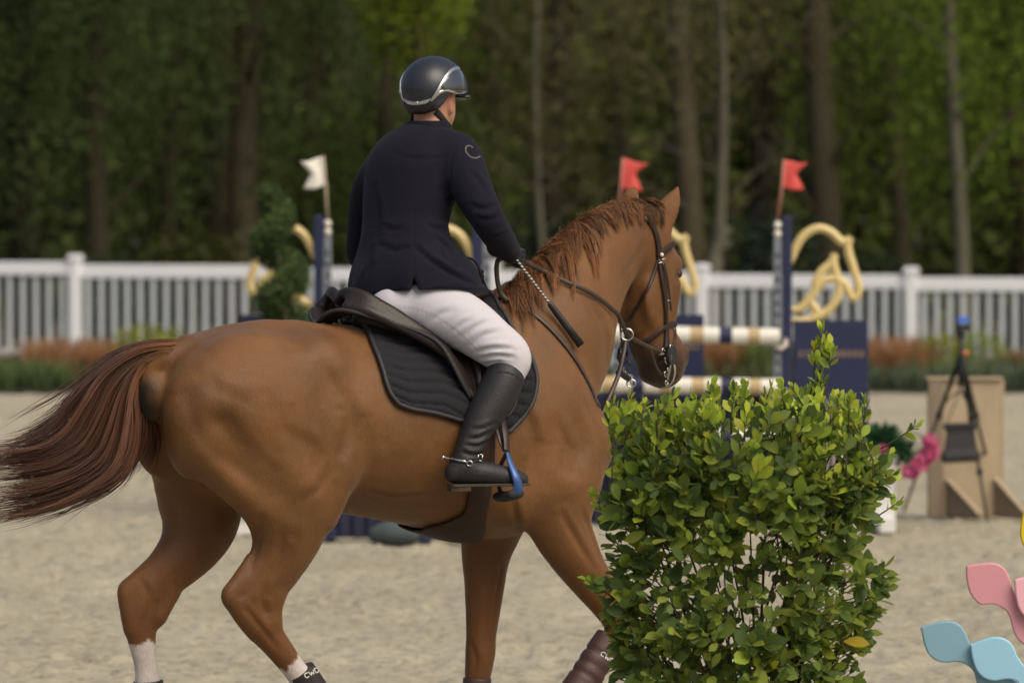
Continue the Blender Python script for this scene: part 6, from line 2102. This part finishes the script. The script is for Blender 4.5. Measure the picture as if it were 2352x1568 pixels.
# ------------------------------------------------------------------ wooden stand, tripod, bag
M['ply'] = simple('plywood', (.42, .33, .215), .75, var=.22, vscale=7, stretch=(1, 1, .35), bump=.1)
M['plydark'] = simple('darker plywood', (.24, .185, .13), .8, var=.2, vscale=8)  # side board and braces, darker than the front board
dW = 36.8
def Wd(px, py, dy=0.0): return at_y(px, py, dW + dy)
wr = empty('wooden_stand', tuple(Wd(2215, 1185) * (1, 1, 0))); tag(wr, 'plywood stand with triangular braces behind the tripod', 'stand')
xl, xm, xr = Wd(2132, 1000)[0], Wd(2166, 1000)[0], Wd(2298, 1000)[0]
zt = Wd(2200, 872)[2]
MB().box(((xm + xr) / 2, dW, zt / 2), (xr - xm, .04, zt)).build('front_board', M['ply'], wr, bevel=.003)
MB().box(((xl + xm) / 2 - .0015, dW + .02, zt / 2), (xm - xl - .003, .12, zt - .004)).build('side_board', M['plydark'], wr, bevel=.003)
MB().box(((xl + xr) / 2, dW + .035, zt + .009), (xr - xl + .02, .16, .014)).build('top_board', M['ply'], wr, bevel=.002)
MB().box((xr + .012, dW + .01, zt / 2), (.02, .06, zt)).build('side_post', M['ply'], wr, bevel=.002)
for (x0, y0, x1, y1, dy) in ((2172, 1102, 2238, 1190, -.16), (2282, 1100, 2345, 1190, -.16)):
    a = Wd(x0, y0); b = Wd(x1, y1)
    tri = [(a[0], dW - .021, 0), (b[0], dW - .30, 0), (b[0], dW - .30, .03), (a[0], dW - .021, a[2])]
    MB().prism(tri, (.028, .01, 0)).build('brace', M['plydark'], wr)
    top_e = [np.array([a[0] + .014, dW - .03, a[2] + .01]), np.array([b[0] + .016, dW - .31, .035])]
    MB().tube(top_e, .02, 4, flat=.5).build('brace_edge', M['ply'], wr)
dT = 35.9
def Wt(px, py, dy=0.0): return at_y(px, py, dT + dy)
M['tripod'] = simple('black tripod metal', (.014, .015, .018), .4, .4, var=.2, vscale=10)
M['tripodgrey'] = simple('grey tripod tube', (.07, .06, .055), .5, .4, var=.2, vscale=10)
M['blueclip'] = simple('blue plastic', (.07, .17, .60), .4, var=.1)
M['orange'] = simple('orange ring', (.70, .16, .06), .5, var=.1)
tp = empty('tripod', tuple(Wt(2215, 1196) * (1, 1, 0))); tag(tp, 'black camera tripod with a blue top plate standing before the plywood stand', 'tripod')
MB().tube([Wt(2210, 760), Wt(2206, 850), Wt(2206, 890)], [.016, .018, .014], 10).build('column', M['tripod'], tp, smooth=True)
MB().box(Wt(2212, 752), (.075, .06, .035)).build('head', M['tripod'], tp, bevel=.006)
MB().box(Wt(2212, 735), (.072, .05, .045)).build('top_plate', M['blueclip'], tp, bevel=.006)
c = Wt(2217, 810)
MB().tube([c - (0, 0, .012), c + (0, 0, .012)], [.02, .02], 12).build('collar', M['orange'], tp, smooth=True)
hubp = Wt(2207, 815)
def leg(p0, p1, p2, foot):
    m1 = MB().tube([p0, p1], [.017, .016], 8).build('leg', M['tripod'], tp, smooth=True)
    MB().tube([p1, p2], [.012, .011], 8).build('leg_tube', M['tripodgrey'], m1, smooth=True)
    MB().tube([p2, foot], [.011, .010], 8).build('leg_tube', M['tripodgrey'], m1, smooth=True)
    for q in (p1, p2):
        MB().tube([q - (0, 0, .02), q + (0, 0, .02)], [.02, .02], 8).build('clamp', M['tripod'], m1, smooth=True)
fl_ = on_ground(2100, 1150); 
g1 = on_ground(2076, 1172); g2 = on_ground(2268, 1196); g3 = on_ground(2297, 1176)
def mixp(a, b, t): return np.asarray(a) * (1 - t) + np.asarray(b) * t
for g_ in (g1, g2, g3):
    leg(hubp, mixp(hubp, g_, .38), mixp(hubp, g_, .70), g_ + (0, 0, 0.0))
for g_ in (g1, g2, g3):
    MB().tube([mixp(hubp, g_, .30), hubp + (0, 0, -.22)], [.006, .006], 6).build('spreader', M['tripod'], tp, smooth=True)
M['bagcloth'] = simple('black bag nylon', (.018, .017, .020), .7, var=.2, vscale=12, bump=.3, bscale=40)
bg_ = empty('weight_bag', tuple(Wt(2205, 1055))); tag(bg_, 'black weight bag hanging from the tripod by two straps', 'bag')
p = [Wt(2172, 978), Wt(2242, 975), Wt(2246, 1052), Wt(2166, 1056)]
S = Solid((-.16, -.10, -.16), (.16, .10, .16), .008)
cb = sum(p) / 4
S.chain([p[0] - cb, p[1] - cb], [.016, .016], k=.02); 
S.chain([p[3] - cb + (.02, 0, .015), p[2] - cb + (-.02, 0, .015)], [.035, .035], [.05, .05], (0, 1, 0), k=.02)
S.func((-.16, -.1, -.16), (.16, .1, .16), lambda X: np.maximum(np.maximum(np.abs(X[..., 0]) - (.098 - .10 * X[..., 2]), np.abs(X[..., 2]) - .105), np.abs(X[..., 1]) - (.022 - .18 * X[..., 2])), k=.03)
V, F = S.skin(2); F = orient(V, F)
link('pouch', mesh_np('pouch', V + cb, F), M['bagcloth'], bg_)
tpn = hubp + (0, 0, -.22)
for q in (p[0], p[1]):
    MB().tube(catmull([q + (0, 0, -.01), mixp(q, tpn, .5) + (0, 0, .0), tpn], 5), .010, 6, flat=.4).build('strap', M['bagcloth'], bg_, smooth=True)

# ------------------------------------------------------------------ coloured cut-out wing at the right
M['pblue'] = simple('sky blue paint', (.30, .56, .74), .45, var=.05, vscale=5)
M['pblue2'] = simple('deeper sky blue paint', (.21, .38, .48), .45, var=.06, vscale=5)
M['ppink'] = simple('rose pink paint', (.82, .44, .50), .45, var=.05, vscale=5)
M['ppink2'] = simple('deeper rose pink paint', (.64, .29, .33), .45, var=.05, vscale=5)
M['pyellow'] = simple('yellow paint', (.72, .55, .02), .45, var=.05, vscale=5)
dC = 18.6
def zC(zx, zy): return ((2250 + zx / 3.432) / 1.0885, (1250 + zy / 3.432) / 1.0885)
wing = empty('cutout_wing', tuple(on_ground(2430, HORIZON + CAM_H * FPX / 18.66))); tag(wing, 'jump wing of overlapping pink, blue and yellow painted leaf cut-outs on a post', 'jump wing')
def cutout(pts, dy, mat, th=.026):
    o2 = resample(np.vstack([pts, pts[:1]]), 90)[:-1]
    poly = np.array([at_y(*zC(*q), dC + dy) for q in o2])
    return MB().prism(poly, (0, th, 0)).build('leaf_board', mat, wing, smooth=False, bevel=.005)
blueA = [(178, 1090), (240, 1068), (300, 1050), (360, 1038), (420, 1034), (470, 1042), (520, 1072), (560, 1125), (590, 1195), (640, 1290), (740, 1400), (860, 1480), (1000, 1560), (1180, 1680), (1180, 1820), (960, 1760), (760, 1690), (680, 1620), (655, 1540), (640, 1480), (600, 1432), (550, 1398), (510, 1386), (460, 1384), (410, 1392), (360, 1390), (300, 1368), (250, 1325), (220, 1265), (200, 1190)]
blueB = [(604, 1238), (650, 1220), (710, 1196), (770, 1178), (830, 1172), (890, 1182), (945, 1215), (985, 1275), (1015, 1345), (1064, 1410), (1180, 1520), (1300, 1610), (1300, 1750), (1150, 1670), (1040, 1590), (1000, 1552), (940, 1534), (880, 1538), (820, 1548), (760, 1540), (700, 1508), (655, 1450), (625, 1370), (612, 1300)]
pinkA = [(568, 562), (640, 550), (720, 540), (790, 536), (850, 548), (900, 588), (935, 650), (960, 730), (1000, 830), (1080, 940), (1200, 1050), (1340, 1130), (1340, 1290), (1180, 1270), (1070, 1240), (1010, 1190), (975, 1120), (955, 1040), (920, 960), (870, 918), (810, 895), (750, 893), (705, 900), (650, 862), (605, 800), (580, 720), (570, 640)]
pinkB = [(984, 682), (1040, 664), (1120, 648), (1200, 660), (1270, 720), (1310, 820), (1400, 930), (1400, 1100), (1250, 1080), (1120, 1030), (1060, 985), (1020, 925), (1000, 850), (988, 770)]
yel = [(1060, 100), (1120, 70), (1220, 60), (1300, 100), (1340, 200), (1360, 330), (1300, 430), (1180, 470), (1090, 430), (1052, 370), (1035, 300), (1042, 190)]
cutout(blueA, .02, M['pblue2']); cutout(blueB, -.012, M['pblue'])
cutout(pinkA, .075, M['ppink2']); cutout(pinkB, .043, M['ppink'])
cutout(yel, .10, M['pyellow'])
pw = at_y(2480, 1300, dC + .15)
MB().box((pw[0], dC + .16, .62), (.07, .05, 1.24)).build('post', M['boxwhite'], wing, bevel=.006)
MB().box((pw[0], dC + .13, .04), (.10, .6, .08)).build('foot', M['boxwhite'], wing, bevel=.008)
for zz in (.22, .45, .95):
    MB().box((pw[0] - .02, dC + .128, zz), (.12, .014, .05)).build('batten', M['boxwhite'], wing, bevel=.003)

# ------------------------------------------------------------------ the leafy bush in front
dB = 18.3
bsh = empty('leafy_bush', tuple(on_ground(1705, HORIZON + CAM_H * FPX / dB))); tag(bsh, 'dense green leafy bush with bright new shoots standing before the chest of the horse', 'bush')
kx = dB / FPX
def leaf_mesh(seed, col):
    rs = np.random.default_rng(seed)
    n = 5
    ys = np.linspace(0, 1, n)
    w = np.array([.02, .20, .30, .27, .015]) * rs.uniform(.75, 1.1)
    curl = rs.uniform(-.18, .05); fold = rs.uniform(.10, .28)
    V = []
    for y, ww in zip(ys, w):
        zc = curl * y * y
        V += [(-ww, y, zc + fold * ww), (0, y, zc), (ww, y, zc + fold * ww)]
    F = []
    for i in range(n - 1):
        a = 3 * i
        F += [(a, a + 1, a + 4, a + 3), (a + 1, a + 2, a + 5, a + 4)]
    V = np.array(V); F = np.array(F)
    return V, F
LV = [leaf_mesh(s, None) for s in range(4)]
def bark_tube(pts, r, n=5): return tube_vf(pts, r, n, True)
leaves = []     # (origin, dir, normal, length, colour)
stemV = MB()
base = np.array([0, dB, 0.0]); base[0] = (1700 - VW / 2) * kx
def bush_half(z):
    """half extents of the clipped outline at height z"""
    t = np.clip((z - .15) / 1.3, 0, 1)
    return .41 + .06 * math.sin(t * 3.0), .32
def outline_px(side, z):
    y = HORIZON + (CAM_H - z) / kx
    return y
Lp = [(905, 1470), (930, 1420), (985, 1392), (1050, 1388), (1110, 1372), (1160, 1352), (1210, 1360), (1280, 1380), (1340, 1345), (1400, 1352), (1450, 1372), (1520, 1390), (1580, 1410), (1700, 1420), (2000, 1500), (2100, 1560)]
Rp = [(900, 1915), (940, 1965), (980, 2000), (1030, 2045), (1080, 2070), (1130, 2055), (1200, 2040), (1260, 2030), (1330, 2055), (1400, 2050), (1450, 2020), (1520, 1985), (1600, 1985), (1700, 1965), (2000, 1890), (2100, 1830)]
Lp = np.array(Lp, float); Rp = np.array(Rp, float)
GRN = [np.array(c) for c in ((.175, .240, .046), (.140, .205, .050), (.22, .280, .048), (.105, .160, .044), (.28, .335, .050))]
NEW = [np.array(c) for c in ((.50, .58, .06), (.42, .54, .06), (.58, .62, .08), (.35, .47, .06))]
def add_twig(tip, axis, ln, n, lsize, young, spread=1.0):
    axis = axis / np.linalg.norm(axis)
    a0 = RNG.uniform(0, 6.28)
    side = np.cross(axis, (0.3, .2, 1)); side /= np.linalg.norm(side); oth = np.cross(axis, side)
    b = tip - axis * ln
    for i in range(n):
        t = (i + .5) / n
        ph = a0 + i * 2.4
        rad = math.cos(ph) * side + math.sin(ph) * oth
        d = axis * (.35 + .75 * t) + rad * (.9 - .45 * t) * spread + np.array([0, 0, -.12 if not young else .18])
        d /= np.linalg.norm(d)
        sz = 1.05 * lsize * (1.0 - .35 * t) * RNG.uniform(.62, 1.25)
        cset = NEW if (young and RNG.random() < .25 + .75 * t) else GRN
        c = cset[RNG.integers(len(cset))] * RNG.uniform(.65, 1.3)
        if RNG.random() < .006: c = np.array([.40, .30, .02])
        ow = np.array([tip[0] - base[0], (tip[1] - dB) * 1.3 - .12, 0]); ow /= np.linalg.norm(ow) + 1e-6
        nrm = np.cross(d, np.cross(Z * .55 + ow * .9 + RNG.normal(0, .45, 3), d))
        if np.linalg.norm(nrm) < 1e-3: nrm = side
        leaves.append((b + axis * ln * t, d, nrm / np.linalg.norm(nrm), sz, c))
    return b
def stem_to(b):
    foot = base + np.array([RNG.normal(0, .09), RNG.normal(0, .07), 0])
    mid = foot * .45 + b * .55; mid[:2] = foot[:2] * .5 + b[:2] * .5 + RNG.normal(0, .03, 2)
    return catmull([foot, mid, b], 5)
for i in range(760):
    pyv = RNG.uniform(930, 2000)
    if i < 480: pyv = RNG.uniform(935, 1640)
    l, r = np.interp(pyv, Lp[:, 0], Lp[:, 1]), np.interp(pyv, Rp[:, 0], Rp[:, 1])
    s = RNG.uniform(-1, 1); s = np.sign(s) * abs(s) ** .8
    pxv = (l + r) / 2 + s * ((r - l) / 2 - 22)
    z = CAM_H - (pyv - HORIZON) * kx
    dep = math.sqrt(max(0, 1 - s * s)) * .34
    front = RNG.random() < .66
    y = dB + (-dep if front else dep) * RNG.uniform(.55, 1.0)
    kk = y / FPX
    tip = np.array([(pxv - VW / 2) * kk, y, z])
    topness = np.clip((1110 - pyv) / 180, 0, 1)
    out = np.array([s * .8, (-.7 if front else .7) * math.sqrt(max(0, 1 - s * s)), .35 + 1.1 * topness])
    young = RNG.random() < topness * .9 + .08
    n_ = RNG.integers(7, 11)
    if 1180 < pyv < 1900 and RNG.random() < .55: n_ = 3
    b = add_twig(tip, out + RNG.normal(0, .25, 3), RNG.uniform(.07, .13), n_, RNG.uniform(.050, .090) * (.80 if young else 1.0), young)
    if i % 12 == 0:
        stemV.tube(stem_to(b), np.linspace(.008, .0025, 11), 5)
    else:
        q = b + (base + (0, 0, z * .75) - b) * RNG.uniform(.3, .5)
        q = b + (q - b) * .35
        stemV.tube([q, (q + b) / 2 + (0, 0, .008), b, tip], [.003, .0025, .002, .0012], 4)
# crown of new shoots along the top edge
for i in range(58):
    pxv = RNG.uniform(1395, 1985)
    pyv = RNG.uniform(878, 950) + 45 * abs((pxv - 1690) / 295) ** 3
    y = dB + RNG.uniform(-.28, .22)
    tip = np.array([(pxv - VW / 2) * y / FPX, y, CAM_H - (pyv - HORIZON) * y / FPX])
    b = add_twig(tip, np.array([RNG.normal(0, .3), RNG.normal(0, .2), 1.0]), RNG.uniform(.06, .12), RNG.integers(8, 13), .046, True, .85)
    stemV.tube([b - (0, 0, .06), b - (0, 0, .03), b, tip], [.003, .003, .0025, .0012], 4)
# tall plume and a few single sprays
for px, py, n_, ln, sz in ((1888, 758, 15, .085, .050), (1872, 792, 13, .075, .050), (1906, 792, 13, .075, .050), (1885, 850, 11, .07, .05), (1880, 895, 10, .07, .05), (1640, 880, 12, .085, .044), (1712, 888, 11, .08, .044), (1985, 915, 10, .08, .044), (1845, 905, 10, .08, .044), (1800, 925, 8, .07, .04), (1400, 935, 11, .08, .046),
                           (2110, 975, 7, .06, .042), (2052, 1040, 7, .06, .048), (2060, 1085, 7, .07, .05), (2048, 1340, 8, .07, .05), (1362, 1130, 9, .07, .05), (1345, 1330, 10, .08, .054), (2070, 1150, 6, .06, .046)):
    y = dB - .05
    tip = np.array([(px - VW / 2) * y / FPX, y, CAM_H - (py - HORIZON) * y / FPX])
    sx = 1 if px > 2000 else -1 if px < 1380 else 0
    b = add_twig(tip, np.array([sx * .8, -.1, .9 if sx == 0 else .55]), ln, n_, sz, True, .9)
    if sx == 0: stemV.tube(catmull([b - ((px - 1700) * 3e-4, 0, .24), b - ((px - 1700) * 1e-4, 0, .10), b, tip], 4), np.linspace(.004, .0015, 13), 5)
    else: stemV.tube([b - (sx * .16, 0, .10), b, tip], [.0035, .0025, .0012], 5)
so_ = stemV.build('stems', M['bark'], bsh, smooth=True); so_['kind'] = 'stuff'
def leaf_world(o_, d, nn, sz, variant):
    V, F = LV[variant]
    x = np.cross(d, nn)
    return o_ + sz * (V[:, 0:1] * x + V[:, 1:2] * d + V[:, 2:3] * nn), F
order = sorted(range(len(leaves)), key=lambda i: leaves[i][0][1] / leaves[i][3] + (50 if leaves[i][0][2] < .62 else 0) * 10)
near = set(order[:300])
allc = np.array([lf[4] for lf in leaves])
# the 300 leaves that show largest: an object each, sharing a few meshes
pal = {}
for k_i, ci in enumerate(GRN + NEW + [np.array([.40, .30, .02])]):
    for v_ in range(2):
        V, F = LV[(k_i + v_) % 4]
        me = mesh_np('leaf', V, F); set_color(me, np.tile(ci, (len(V), 1))); me.materials.append(M['leaf'])
        me.polygons.foreach_set('use_smooth', np.ones(len(me.polygons), bool))
        pal[(k_i, v_)] = me
palc = np.array(GRN + NEW + [np.array([.40, .30, .02])])
binv = parent_inv(bsh)
VV, FF, CC, off = [], [], [], 0
for i, (o_, d, nn, sz, c) in enumerate(leaves):
    if i in near:
        k_i = int(((palc - c) ** 2).sum(1).argmin())
        x = np.cross(d, nn)
        ob = bpy.data.objects.new('leaf', pal[(k_i, i % 2)])
        COL.objects.link(ob); ob.parent = bsh; ob.matrix_parent_inverse = binv
        m4 = Matrix(((x[0], d[0], nn[0], o_[0]), (x[1], d[1], nn[1], o_[1]), (x[2], d[2], nn[2], o_[2]), (0, 0, 0, 1))) @ Matrix.Scale(sz, 4)
        ob.matrix_basis = m4
    else:
        V, F = leaf_world(o_, d, nn, sz, i % 4)
        VV.append(V); FF.append(F + off); off += len(V); CC.append(np.tile(c, (len(V), 1)))
me = mesh_np('foliage', np.vstack(VV), np.vstack(FF)); set_color(me, np.vstack(CC))
fo = link('foliage', me, M['leaf'], bsh); fo['kind'] = 'stuff'
